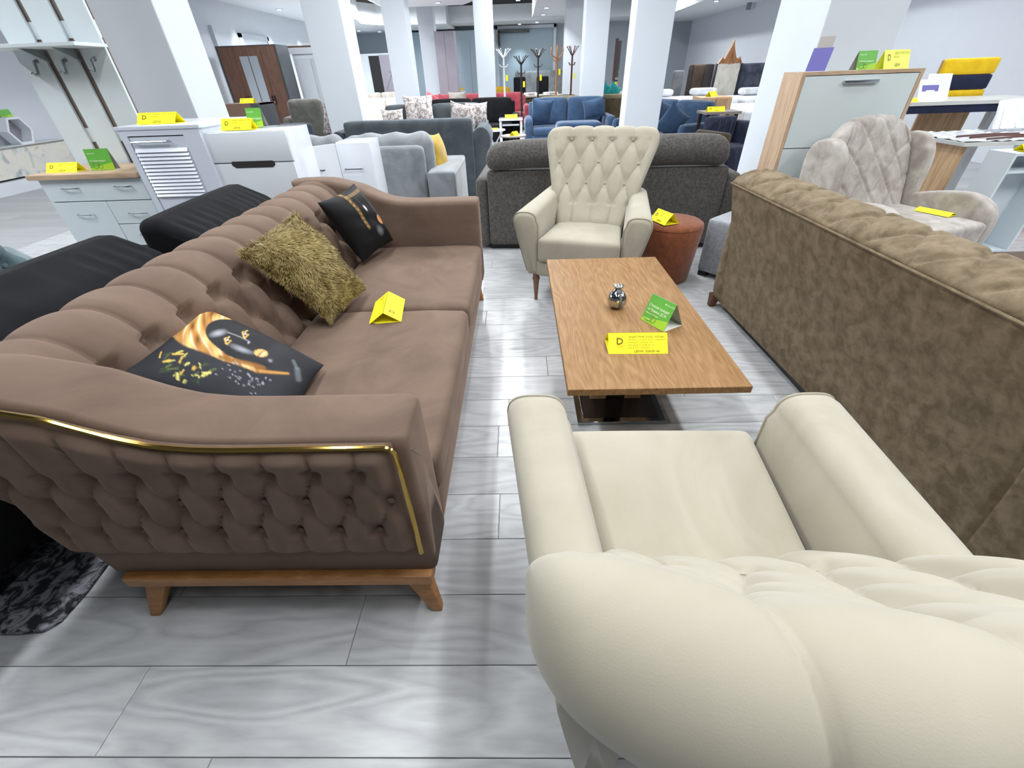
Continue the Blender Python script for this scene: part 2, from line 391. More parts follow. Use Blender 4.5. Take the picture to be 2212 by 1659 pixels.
def tuft(u, v, su, sv, top=None, bot=None, w=0.26, lim=None, dim=0.25, weak=0.0):
    """pillow height 0..1; buttons on a diamond lattice (u/su, v/sv), channels above top / below bot"""
    a = u/su+v/sv; b = u/su-v/sv
    h = (weak+(1-weak)*crease(a, w))*crease(b, w)
    da = np.abs(a-np.round(a)); db = np.abs(b-np.round(b)); dd = np.sqrt(da**2+db**2)
    k_ = np.clip(dd/0.42, 0, 1); h = h*(dim+(1-dim)*k_*k_*(3-2*k_))
    if top is not None:
        ch = crease((u-top[1])/su, w)*0.8+0.2; ch = ch if lim is None else np.where(np.abs(u) > lim, 1.0, ch); k = np.clip((v-top[0])/0.012, 0, 1); h = h*(1-k)+ch*k
    if bot is not None:
        ch = crease((u-bot[1])/su, w); k = np.clip((bot[0]-v)/0.012, 0, 1); h = h*(1-k)+ch*k
    return h
def pillow(name, corners, thick, m, parent=None, n=28, pinch=0.12, wr=0.004, mats=None, colfn=None):
    """corners A,B,C,D (3-D); lens-shaped cushion; side +N (A->B x A->D) is 'front'"""
    A, B, C, D = [np.array(c, float) for c in corners]
    N3 = np.cross(B-A, D-A); N3 /= np.linalg.norm(N3)
    g = np.sin(np.linspace(-PI/2, PI/2, n)); u, v = np.meshgrid(g, g, indexing='ij')
    pu = u*(1-pinch*(1-v**2)*u**2*0.6); pv = v*(1-pinch*(1-u**2)*v**2*0.6)
    s, t = (pu+1)/2, (pv+1)/2
    base = ((1-s)*(1-t))[..., None]*A+(s*(1-t))[..., None]*B+(s*t)[..., None]*C+((1-s)*t)[..., None]*D
    h = thick/2*((1-u**4)*(1-v**4))**0.5*(0.45+0.55*(1-0.5*(u**2+v**2)))
    wv = wr*np.sin(u*7+v*5)*np.sin(v*6-u*3)*(1-u**2)*(1-v**2)
    F = base+(h+wv)[..., None]*N3; Bk = base-(h-wv*0.5)[..., None]*N3
    V = np.concatenate([F.reshape(-1, 3), Bk.reshape(-1, 3)]); a = np.arange(n*n).reshape(n, n); b = a+n*n
    b = b.copy(); b[0] = a[0]; b[-1] = a[-1]; b[:, 0] = a[:, 0]; b[:, -1] = a[:, -1]
    f1 = np.stack([a[:-1, :-1], a[1:, :-1], a[1:, 1:], a[:-1, 1:]], -1).reshape(-1, 4)
    f2 = np.stack([b[:-1, :-1], b[:-1, 1:], b[1:, 1:], b[1:, :-1]], -1).reshape(-1, 4)
    me = bpy.data.meshes.new(name); me.from_pydata(V.tolist(), [], f1.tolist()+f2.tolist()); me.update()
    o = link(name, me, m, parent, True)
    if colfn is not None:
        ca = me.color_attributes.new('print', 'FLOAT_COLOR', 'POINT')
        cf = colfn((u.ravel()+1)/2, (v.ravel()+1)/2); cb = np.tile(np.array([[0.012, 0.012, 0.016, 1]]), (n*n, 1))
        ca.data.foreach_set('color', np.concatenate([cf, cb]).astype(np.float32).ravel())
    return o, F, N3
FONTM = {}
def text_mesh(txt, size=0.01, align='LEFT', res=2):
    c = bpy.data.curves.new('lettering', 'FONT'); c.body = txt; c.size = size; c.align_x = align; c.resolution_u = res
    o = bpy.data.objects.new('tmp', c); COL.objects.link(o)
    dg = bpy.context.evaluated_depsgraph_get(); me = bpy.data.meshes.new_from_object(o.evaluated_get(dg))
    bpy.data.objects.remove(o); bpy.data.curves.remove(c); return me
def lettering(lines, parent, M, name='lettering'):
    """lines: (text, size, x, y, material); M: 4x4 placing the writing plane; one mesh per material"""
    by = {}
    for txt, size, x, y, m in lines: by.setdefault(m, []).append((txt, size, x, y))
    out = []
    for m, ls in by.items():
        V = []; F = []
        for txt, size, x, y in ls:
            me = text_mesh(txt, size); n = len(V)
            V += [(v.co.x+x, v.co.y+y, 0.0004) for v in me.vertices]; F += [tuple(i+n for i in p.vertices) for p in me.polygons]
            bpy.data.meshes.remove(me)
        me = bpy.data.meshes.new(name); me.from_pydata([tuple(M @ Vector(v)) for v in V], [], F)
        out.append(link(name, me, m, parent))
    return out
# ------------------------------------------------------------------ setting: floor, walls, ceiling, columns
def floor_far_mat():
    m, t, b = nt_mat('floor_far')
    br = N(t, 'ShaderNodeTexBrick'); br.offset = 0.37; br.offset_frequency = 3
    br.inputs['Scale'].default_value = 1.0; br.inputs['Mortar Size'].default_value = 0.0016; br.inputs['Brick Width'].default_value = 1.285; br.inputs['Row Height'].default_value = 0.1942
    br.inputs['Color1'].default_value = srgb('#a2a4a6'); br.inputs['Color2'].default_value = srgb('#b4b6b7'); br.inputs['Mortar'].default_value = srgb('#77797b')
    v = coords(t); L(t, v, br.inputs['Vector'])
    nz = N(t, 'ShaderNodeTexNoise', i_Scale=1.6, i_Detail=3.0); L(t, coords(t, (1.2, 8, 1)), nz.inputs['Vector'])
    mx = N(t, 'ShaderNodeMixRGB', blend_type='MULTIPLY'); mx.inputs[0].default_value = 0.5
    L(t, br.outputs[0], mx.inputs[1]); L(t, ramp(t, nz.outputs[0], [(0.3, (0.75, 0.75, 0.75)), (0.7, (1, 1, 1))]), mx.inputs[2])
    L(t, mx.outputs[0], b.inputs['Base Color']); b.inputs['Roughness'].default_value = 0.33
floor_far_mat()
PW, PL = 0.1942, 1.285
Y0 = 0.275
kmin, kmax = -2, 27
XL, XR = -5.14, 5.14
yA, yB = Y0+PW*kmin, Y0+PW*kmax
fl = MB()
fl.box(XL, XR, yA, yB, -0.06, -0.004)
floor = struct(fl.build('floor', 'joint_dark'))
far = MB()
far.box(-6.6, 7.1, yB, 22.2, -0.06, 0.0); far.box(-6.6, 7.1, -3.0, yA, -0.06, 0.0); far.box(-8.3, -6.6, -3.0, 10.9, -0.06, 0.0)
far.box(-6.6, XL, yA, yB, -0.06, 0.0); far.box(XR, 7.1, yA, yB, -0.06, 0.0)
ff = far.build('plank_field', 'floor_far', floor); ff['kind'] = 'stuff'
def plank_mesh(length):
    g = 0.0009; c = 0.0012; x0, x1, y0, y1 = g, length-g, g, PW-g
    V = [(x0, y0, -0.004), (x1, y0, -0.004), (x1, y1, -0.004), (x0, y1, -0.004), (x0, y0, -c), (x1, y0, -c), (x1, y1, -c), (x0, y1, -c),
         (x0+c, y0+c, 0), (x1-c, y0+c, 0), (x1-c, y1-c, 0), (x0+c, y1-c, 0)]
    F = [(0, 1, 5, 4), (1, 2, 6, 5), (2, 3, 7, 6), (3, 0, 4, 7), (4, 5, 9, 8), (5, 6, 10, 9), (6, 7, 11, 10), (7, 4, 8, 11), (8, 9, 10, 11)]
    me = bpy.data.meshes.new('plank'); me.from_pydata(V, [], F); me.materials.append(MATS['floor_plank']); return me
full = plank_mesh(PL); cache = {}
known = {0: -1.05, 1: -0.50, 5: -0.11, 8: 0.14, -1: -0.76, 11: -0.23, 12: -0.57}
for k in range(kmin, kmax):
    j = known.get(k, rng.uniform(0, PL))
    j0 = j-math.ceil((j-XL)/PL)*PL
    x = j0
    while x < XR-1e-6:
        a, b_ = max(x, XL), min(x+PL, XR)
        if b_-a > 0.01:
            if b_-a > PL-1e-4: me = full
            else:
                me = plank_mesh(b_-a)
            o = bpy.data.objects.new('plank', me); COL.objects.link(o); o.parent = floor; o.location = (a, Y0+PW*k, 0)
        x += PL
# walls
struct(MB().box(-6.7, -6.5, 10.8, 22, -0.05, 3.3).box(-8.4, -8.2, -3, 11.0, -0.05, 3.3).box(-8.2, -6.5, 10.8, 11.0, -0.05, 3.3).build('wall_left', 'white_wall'))
struct(box('wall_right', 7.0, 7.2, -3, 22, -0.05, 3.3, 'white_wall'))
wf = struct(box('wall_far', -6.7, 7.2, 22.0, 22.2, -0.05, 3.3, 'grey_wall'))
struct(MB().box(-0.72, 1.52, 21.93, 21.99, 0.0, 2.72).build('wall_niche', 'blue_wall'))
struct(MB().box(-0.80, -0.72, 21.85, 21.99, 0, 2.82).box(1.52, 1.62, 21.85, 21.99, 0, 2.82).box(-0.80, 1.62, 21.85, 21.99, 2.72, 2.82).build('trim_1', 'white_wall'))
struct(MB().box(-0.68, 0.55, 21.6, 21.9, 2.60, 2.66).box(-0.68, -0.62, 21.6, 21.9, 2.2, 2.66).build('trim_2', 'black_metal'))
struct(box('wall_niche_side', -4.4, -0.8, 21.5, 21.9, 0, 2.7, 'blue_wall'))
struct(box('ceiling', -8.4, 7.2, -3, 22, 3.3, 3.4, 'black_ceiling'))
def slab_arc(name, pts, z0=2.76, z1=3.3):
    return struct(MB().prism(pts, 'z', z0, z1).build(name, 'white_ceiling'))
slab_arc('ceiling_soffit', [(-8.2, 6.0), (-5.2, 6.0), (-4.85, 11), (-4.75, 15), (-4.9, 17.2), (-5.1, 18.2), (-4.7, 18.9), (-3.6, 19.2), (-2.4, 19.3), (-2.4, 22), (-6.5, 22), (-6.5, 10.8), (-8.2, 10.8)])
slab_arc('ceiling_panel', [(-3.4, 10.6), (-1.0, 10.6), (-1.0, 13.9), (-1.35, 14.6), (-3.4, 14.6)])
slab_arc('ceiling_panel', [(0.55, 12.5), (2.4, 12.5), (2.4, 18.2), (0.55, 18.2)])
slab_arc('ceiling_panel', [(5.2, 8), (7.0, 8), (7.0, 22), (5.2, 22)])
slab_arc('ceiling_strip', [(-2.4, 20.2), (5.2, 20.2), (5.2, 22), (-2.4, 22)], 2.84)
struct(MB().tube([(6.88, 6, 2.93), (6.88, 22, 2.93)], 0.09, 8).box(6.8, 6.9, 16.5, 16.62, 2.6, 3.2).build('trim_pipe', 'brushed_steel'))
struct(MB().box(-6.5, -6.42, 11.6, 11.72, 0, 2.3).build('trim_3', 'white_wall'))
# door frame on the left wall
d1 = struct(MB().box(-6.5, -6.44, 12.72, 12.80, 0, 2.24).box(-6.5, -6.44, 14.06, 14.14, 0, 2.24).box(-6.5, -6.44, 12.72, 14.14, 2.16, 2.24).build('door_1', 'white_column'))
struct(box('door_leaf', -6.5, -6.47, 12.8, 14.06, 0, 2.16, 'white_gloss', d1))
# columns
def column(x0, x1, y0, y1):
    struct(box('column', x0, x1, y0, y1, 0, 3.3, 'white_column', bevel=0.006, seg=1))
column(-3.08, -2.58, 4.0, 4.45)
column(2.235, 2.80, 4.02, 4.78)
column(-2.06-0.46, -2.06, 6.6, 7.06)
column(-2.63, -2.17, 11.0, 11.45)
column(-2.81, -2.36, 15.9, 16.35)
column(-1.0, -0.55, 13.3, 13.7)
column(1.47, 1.94, 6.8, 7.15)
column(1.38, 1.85, 10.9, 11.35)
column(1.31, 1.77, 14.4, 14.85)
# light fittings; the last three carry the added, unseen fill tubes
k = 0
tb = None
for tx, ty in TUBES+FILL_TUBES:
    lab = 'white tube light fitting under the dark ceiling'
    t_ = thing('ceiling_light', lab, 'light', (tx, ty, 3.3), 0, 'tube lights under the dark ceiling')
    if tb is None:
        a_ = MB().box(-0.08, 0.08, -0.78, 0.78, -0.10, 0.0).build('housing', 'white_column', t_, bevel=0.005, seg=1); b_ = MB().box(-0.06, 0.06, -0.75, 0.75, -0.13, -0.10).build('diffuser', 'lamp_glow', t_)
        tb = (a_, b_)
    else:
        for q in tb:
            c = q.copy(); COL.objects.link(c); c.parent = t_
dl = None
DL = ['over the left wall by the wardrobe', 'at the edge of the left soffit behind the first column', 'first of three in the far left curved soffit', 'second of three in the far left curved soffit', 'third of three in the far left curved soffit', 'in the middle white panel above the grey sofas', 'nearer of two in the right white panel', 'farther of two in the right white panel', 'right one of two in front of the far niche', 'left one of two, lighting the far niche wall', 'beside the pipe on the right']
for i, (x, y) in enumerate(DOWN):
    t_ = thing('downlight', 'small round ceiling downlight '+DL[i], 'light', (x, y, 2.76 if y < 20.2 or x < -2.4 or x > 5.2 else 2.84), 0, 'round downlights in the white ceiling panels')
    if dl is None:
        a_ = MB().lathe([(0.085, 0.0), (0.085, -0.012), (0.06, -0.016)], 14).build('rim', 'chrome', t_, smooth=True); b_ = MB().lathe([(0.055, -0.014), (0.055, -0.02)], 14).build('lens', 'lamp_glow', t_)
        dl = (a_, b_)
    else:
        for q in dl:
            c = q.copy(); COL.objects.link(c); c.parent = t_
# ------------------------------------------------------------------ foreground
def keep(o, root):
    o.location = (-root.location.x, -root.location.y, -root.location.z); return o
def resample(pts, n):
    p = np.array(pts, float); d = np.r_[0, np.cumsum(np.linalg.norm(np.diff(p, axis=0), axis=1))]
    s = np.linspace(0, d[-1], n); return np.stack([np.interp(s, d, p[:, k]) for k in range(p.shape[1])], 1), s
def smoothline(pts, n, it=3):
    p = np.array(pts, float)
    for _ in range(it):
        q = [p[0]]
        for a, b in zip(p[:-1], p[1:]): q += [a*0.75+b*0.25, a*0.25+b*0.75]
        q.append(p[-1]); p = np.array(q)
    return resample(p, n)

# --- brown velvet sofa (left, faces +X)
ZX = np.array([-1.32, -1.2, -1.1, -1.01, -0.933, -0.863, -0.825, -0.76, -0.68, -0.60, -0.25])
ZZ = np.array([0.828, 0.832, 0.828, 0.807, 0.787, 0.752, 0.734, 0.712, 0.701, 0.698, 0.698])
def zt(x): return np.interp(x, ZX, ZZ)
def xback(z): return np.interp(z, [0.2, 0.32, 0.5, 0.62, 0.75, 0.83], [-1.14, -1.16, -1.19, -1.225, -1.28, -1.31])
def brown_sofa():
    t = thing('sofa', 'brown velvet button-tufted sofa with gold trim on its arms and wooden rail base', 'sofa', (-0.70, 1.71, 0))
    K = lambda o: keep(o, t)
    K(MB().box(-1.12, -0.255, 0.605, 0.66, 0.165, 0.208).box(-1.12, -0.255, 2.745, 2.80, 0.165, 0.208).box(-0.31, -0.255, 0.66, 2.745, 0.165, 0.208).box(-1.12, -1.065, 0.66, 2.745, 0.165, 0.208).build('base_rail', 'honey_wood', t, bevel=0.008))
    for (xa, ya, xb, yb) in ((-0.315, 0.655, -0.268, 0.625), (-1.06, 0.655, -1.13, 0.615), (-0.315, 2.75, -0.28, 2.785), (-1.06, 2.75, -1.13, 2.79)):
        V = [];
        for (x, y, z, r) in ((xb, yb, 0.0, 0.017), ((xa+xb)/2, (ya+yb)/2, 0.085, 0.026), (xa, ya, 0.166, 0.036)):
            V += [(x-r, y-r*.75, z), (x+r, y-r*.75, z), (x+r, y+r*.75, z), (x-r, y+r*.75, z)]
        m = MB(); m.add(V, [(3, 2, 1, 0), (8, 9, 10, 11)]+[(i*4+j, i*4+(j+1) % 4, i*4+4+(j+1) % 4, i*4+4+j) for i in (0, 1) for j in range(4)])
        K(m.build('leg', 'honey_wood', t, bevel=0.007))
    K(box('under_frame', -1.10, -0.275, 0.645, 2.76, 0.208, 0.335, 'taupe_dark', t, bevel=0.01))
    K(soft('front_panel', -0.285, -0.245, 0.775, 2.635, 0.208, 0.325, 0.012, 'taupe_velvet', t, n=8))
    for near in (1, 0):
        f = (lambda y: y) if near else (lambda y: 3.42-y)
        # arm body lofted along its length; section in Y,z
        st = np.r_[-0.243, -0.245, -0.252, -0.27, np.linspace(-0.30, -1.31, 50)]
        P = []
        for i, x in enumerate(st):
            top = float(zt(x)); ins = [0.022, 0.010, 0.003, 0.0][i] if i < 4 else 0.0
            ang = np.linspace(0, PI/2, 6)
            sec = [(0.628+ins, 0.21)]+[(0.628+ins, zz) for zz in np.linspace(0.30, top-0.05, 5)]
            sec += [(0.628+ins+0.016*(1-math.cos(a)), top-0.03-ins+0.03*math.sin(a)) for a in ang]
            sec += [(0.70, top+0.006-ins), (0.74, top+0.008-ins)]
            sec += [(0.797-ins-0.03*(1-math.sin(a)), top-0.022-ins+0.028*math.cos(a)) for a in ang]
            sec += [(0.797-ins, zz) for zz in np.linspace(top-0.06, 0.30, 5)]+[(0.797-ins, 0.21)]
            row = []
            for (y, z) in sec:
                xx = x if x > -1.0 else -1.0+(x+1.0)/(-0.31)*(xback(min(z, 0.83))+1.0)
                row.append((xx, f(y), z))
            P.append(row)
        K(grid('arm', np.array(P), 'taupe_velvet', t, closev=True, capu=True))
        # tufted outer panel
        nx, nz = 150, 60
        X = np.zeros((nx, nz, 3))
        for i, a in enumerate(np.linspace(0, 1, nx)):
            for j, b in enumerate(np.linspace(0, 1, nz)):
                xe = -0.272-0.0*b
                zz = 0.322+b*0.36
                x = xe+a*(xback(zz)-0.004-xe)
                top = float(zt(x))-0.004
                z = 0.322+b*(top-0.322)
                x = xe+a*(xback(min(z, .83))-0.004-xe)
                X[i, j] = (x, 0.0, z)
        x_, z_ = X[..., 0], X[..., 2]
        h = tuft(x_+0.303, z_-0.525, 0.097, 0.216, top=(0.108, 0.0485), bot=(-0.108, 0.0485), w=0.20, dim=0.02, weak=0.62)
        ea = np.minimum(1, np.minimum(np.linspace(0, 1, nx), 1-np.linspace(0, 1, nx))*30)[:, None]; eb = np.minimum(1, np.minimum(np.linspace(0, 1, nz), 1-np.linspace(0, 1, nz))*12)[None]
        X[..., 1] = 0.626-(0.008+0.028*h)*(ea*eb)**0.5
        if not near: X[..., 1] = 3.42-X[..., 1]
        K(grid('arm_panel', X, 'taupe_velvet', t))
        bt = MB().lathe([(0.0, -0.004), (0.008, -0.002), (0.010, 0.001), (0.006, 0.004), (0.0, 0.005)], 10).build('button', 'taupe_velvet', t, smooth=True)
        bm_ = bt.data; first = True
        for row, off in ((0.633, 0.0485), (0.525, 0.0), (0.417, 0.0485)):
            for q in range(0, 10):
                bx = -0.303-off-0.097*q+(0.0)
                if bx < xback(row)+0.04: continue
                o = bt if first else bpy.data.objects.new('button', bm_)
                if not first: COL.objects.link(o); o.parent = t
                first = False
                o.rotation_euler = (PI/2 if near else -PI/2, 0, 0)
                o.location = (bx-t.location.x, (0.612 if near else 3.42-0.612)-t.location.y, row-t.location.z)
        dz = 0.0 if near else 0.035
        pts = [(x, zt(x)-0.004-dz) for x in np.linspace(-1.29, -0.60, 30)]+[(-0.45, 0.694-dz), (-0.285, 0.694-dz), (-0.272, 0.690-dz), (-0.266, 0.680-dz), (-0.262, 0.62), (-0.263, 0.50), (-0.266, 0.318)]
        K(MB().tube([(x, f(0.610), z) for x, z in pts], 0.0062, 8).build('gold_trim', 'gold_metal', t, smooth=True))
    # back: profile in X,z swept along Y with deep tufting
    prof = [(-0.90, 0.33), (-0.925, 0.45), (-0.965, 0.56), (-0.995, 0.66), (-1.025, 0.735), (-1.07, 0.795), (-1.13, 0.828), (-1.20, 0.836), (-1.265, 0.825), (-1.305, 0.79), (-1.285, 0.70), (-1.22, 0.50), (-1.165, 0.30)]
    pr, s = smoothline(prof, 110, 3)
    ny = 240; ys = np.linspace(0.775, 2.645, ny)
    P = np.zeros((ny, len(pr), 3)); P[..., 0] = pr[None, :, 0]; P[..., 2] = pr[None, :, 1]; P[..., 1] = ys[:, None]
    iz = int(np.argmin(np.abs(pr[:, 1]-0.745)+(pr[:, 0] < -1.1)*9)); s0 = s[iz]
    u, v = np.meshgrid(ys-0.87, s-s0, indexing='ij')
    h = tuft(u, v, 0.156, 0.26, top=(0.0, 0.0), w=0.26, dim=0.02)
    fade = np.clip((s0+0.40-s)/0.10, 0, 1)[None, :]*np.clip((s-0.02)/0.05, 0, 1)[None, :]
    amp = 0.058*(1-0.45*np.clip((v-0.03)/0.12, 0, 1))
    nrm = normals(P)
    if nrm[ny//2, iz, 0] < 0: nrm = -nrm
    P = P-nrm*((1-h)*amp*fade)[..., None]
    K(grid('backrest', P, 'taupe_velvet', t, capu=False))
    for r_, off in ((0.0, 0.0), (-0.13, 0.078), (-0.26, 0.0)):
        for q in range(13):
            y = 0.87+0.156*q+off
            if y > 2.6: continue
            j = int(np.argmin(np.abs(s-s0-r_))); i = int(np.argmin(np.abs(ys-y)))
            p = P[i, j]
            o = bpy.data.objects.new('button', bm_); COL.objects.link(o); o.parent = t
            o.rotation_euler = (0, R(75), 0); o.location = (p[0]+0.006-t.location.x, y-t.location.y, p[2]-t.location.z); o.scale = (1.3, 1.3, 1.3)
    def wr(p, s):
        return p+np.stack([0*p[:, 0], 0*p[:, 1], 0.002*np.sin(p[:, 0]*23+p[:, 1]*9)*np.clip(s[:, 2], 0, 1)], 1)
    K(soft('seat_cushion', -0.93, -0.240, 0.803, 1.738, 0.318, 0.452, 0.032, 'taupe_velvet', t, puff=(0.006, 0.0, 0.010), fn=wr))
    K(soft('seat_cushion', -0.93, -0.240, 1.744, 2.622, 0.318, 0.452, 0.032, 'taupe_velvet', t, puff=(0.006, 0.0, 0.010), fn=wr))
    return t
brown_sofa()

# --- printed and fur cushions
def blend(c, m, col): m = np.clip(m, 0, 1)[:, None]; return c*(1-m)+np.array(srgb(col))[None]*m
def ell(p, q, cx, cy, a, b, rot=0, soft_=0.1):
    c, s = math.cos(rot), math.sin(rot); x = (p-cx)*c+(q-cy)*s; y = -(p-cx)*s+(q-cy)*c
    return np.clip((1-np.sqrt((x/a)**2+(y/b)**2))/soft_, 0, 1)
def seg(p, q, x0, y0, x1, y1, w):
    dx, dy = x1-x0, y1-y0; t = np.clip(((p-x0)*dx+(q-y0)*dy)/(dx*dx+dy*dy), 0, 1)
    return np.clip(1.5*(1-np.hypot(p-x0-t*dx, q-y0-t*dy)/w), 0, 1)
def print_a(u, v):
    p, r = u, v   # p: along the top edge, r: downwards
    c = np.tile(np.array(srgb('#23252b'))[None], (len(p), 1))
    k = (r-0.0)*0.10
    scarf = np.clip((p-(0.50+k))/0.02, 0, 1)*np.clip((0.80-r-(1-p)*0.3)/0.04, 0, 1)
    st = 0.5+0.32*np.sin((p*0.75+r*1.1)*27+np.sin(p*9)*2.6)+0.18*np.sin((p*0.6+r)*61+np.sin(p*14)*1.7)
    st2 = 0.5+0.5*np.sin((p*0.9+r*1.0)*71+np.sin(r*13)*1.6)
    c = blend(c, scarf, '#b0762c'); c = blend(c, scarf*st**2, '#e7c27a'); c = blend(c, scarf*st2**8*st*0.9, '#fff0d0'); c = blend(c, scarf*(1-st)**5, '#6b3f12')
    face = ell(p, r, 0.845, 0.46, 0.235, 0.31, 0.10, 0.03)
    c = blend(c, np.clip((r-0.62)/0.03, 0, 1)*np.clip((p-0.60)/0.03, 0, 1), '#26282d')
    c = blend(c, face, '#1b1c20')
    c = blend(c, np.clip((p-0.70)/0.02, 0, 1)*np.clip((r-0.60)/0.02, 0, 1), '#23252a')
    c = blend(c, seg(p, r, 1.09, 0.10, 1.06, 0.72, 0.022), '#b77c35')
    c = blend(c, seg(p, r, 0.57, 0.40, 0.64, 0.66, 0.03)*0.9, '#8b5a1f'); c = blend(c, seg(p, r, 0.60, 0.66, 0.70, 0.82, 0.02), '#c48d44')
    c = blend(c, ell(p, r, 0.80, 0.265, 0.10, 0.045, 0.2, 0.9)*0.9, '#a9acb4')
    c = blend(c, ell(p, r, 0.73, 0.47, 0.045, 0.10, -0.2, 0.9)*0.9, '#9da0a8')
    c = blend(c, seg(p, r, 0.86, 0.31, 0.86, 0.47, 0.012)*0.6, '#9da0a8')
    for ex, er in ((0.757, 0.352), (0.925, 0.405)):
        c = blend(c, seg(p, r, ex-0.055, er+0.02, ex, er-0.018, 0.008), '#e0b868'); c = blend(c, seg(p, r, ex, er-0.018, ex+0.05, er-0.005, 0.008), '#e0b868')
        c = blend(c, seg(p, r, ex-0.055, er+0.02, ex+0.01, er+0.02, 0.007), '#d8a850'); c = blend(c, ell(p, r, ex, er+0.003, 0.016, 0.012, 0, 0.4), '#c8cace')
    c = blend(c, ell(p, r, 0.845, 0.468, 0.02, 0.008, 0, 0.8), '#b8bac0')
    c = blend(c, ell(p, r, 0.79, 0.585, 0.066, 0.046, 0.1, 0.15), '#e0ae6a'); c = blend(c, seg(p, r, 0.73, 0.585, 0.85, 0.59, 0.007), '#7a4a25'); c = blend(c, seg(p, r, 0.76, 0.60, 0.82, 0.602, 0.012)*0.8, '#f2d29c')
    c = blend(c, ell(p, r, 0.75, 0.67, 0.03, 0.02, 0, 0.8), '#8a8c92')
    g = np.random.default_rng(3)
    for i in range(34):  # leaves
        x, y = g.uniform(0.14, 0.44), g.uniform(0.10, 0.42); a = g.uniform(-0.6, 0.9); l = g.uniform(0.03, 0.09)
        col = ['#3c4a2c', '#5d6b35', '#c9c266', '#e2d679', '#2c3626', '#d8b04a'][g.integers(6)]
        c = blend(c, seg(p, r, x, y, x+l*math.cos(a), y+l*math.sin(a), g.uniform(0.006, 0.014))*0.9, col)
    for i in range(40):
        x, y = g.uniform(0.34, 0.60), g.uniform(0.45, 0.75)
        c = blend(c, ell(p, r, x, y, 0.009, 0.009, 0, 0.4)*0.8, '#9a9ca0')
    c = blend(c, seg(p, r, 0.80, 0.86, 0.88, 0.80, 0.02)*0.5, '#7c8488'); c = blend(c, seg(p, r, 0.66, 0.92, 0.80, 0.86, 0.03)*0.5, '#7c8488')
    return c
def print_b(u, v):
    p, r = u, v
    c = np.tile(np.array(srgb('#0d0d10'))[None], (len(p), 1))
    strip = np.clip(1-np.abs(p-(0.46-0.13*r))/0.035, 0, 1)*np.clip((0.62-r)/0.03, 0, 1)
    wv = 0.5+0.5*np.sin(r*90+np.sin(p*70))
    c = blend(c, (strip*3).clip(0, 1)*(0.4+0.6*wv), '#a3804c')
    top = np.clip(1-np.abs(r-0.09)/0.03, 0, 1)*np.clip((p-0.46)/0.02, 0, 1)
    c = blend(c, (top*3).clip(0, 1)*(0.3+0.7*(0.5+0.5*np.sin(p*80))), '#8a6c42')
    for i in range(5): c = blend(c, seg(p, r, 0.5+0.1*i, 0.1, 0.46+0.12*i, 0.33, 0.006)*0.6, '#6b5638')
    c = blend(c, ell(p, r, 0.60, 0.335, 0.035, 0.06, 0.2, 0.6), '#e6ddd4'); c = blend(c, ell(p, r, 0.93, 0.22, 0.03, 0.03, 0, 0.6), '#b88a58')
    c = blend(c, ell(p, r, 0.79, 0.58, 0.08, 0.085, 0.4, 0.2), '#d99a62'); c = blend(c, seg(p, r, 0.80, 0.52, 0.80, 0.66, 0.018), '#6a2f1a')
    c = blend(c, ell(p, r, 0.60, 0.72, 0.12, 0.10, 0.3, 0.9)*0.7, '#8e9098'); c = blend(c, ell(p, r, 0.88, 0.40, 0.10, 0.20, 0, 0.9)*0.4, '#6a6c74')
    return c
A = (-1.035, 0.875, 0.705); B = (-1.05, 1.27, 0.70); C = (-0.70, 1.235, 0.488); D = (-0.665, 0.83, 0.502)
o, _, _ = pillow('face_cushion', (D, C, B, A), 0.13, 'printed_cloth', n=150, colfn=lambda u, v: (lambda b: print_a(u+0.20*b, 1-v-0.015*b))((1-(2*u-1)**4)*(1-(2*v-1)**4)), pinch=0.10)
tag(o, 'square cushion printed with a dark face in a gold scarf, nearest arm of brown sofa', 'cushion')
A = (-0.99, 2.19, 0.815); B = (-0.90, 2.50, 0.84); C = (-0.77, 2.585, 0.50); D = (-0.86, 2.255, 0.485)
o, _, _ = pillow('face_cushion', (D, C, B, A), 0.15, 'printed_cloth', n=130, colfn=lambda u, v: print_b(u, 1-v), pinch=0.12)
tag(o, 'black cushion printed with part of a face and gold net, far end of brown sofa', 'cushion')
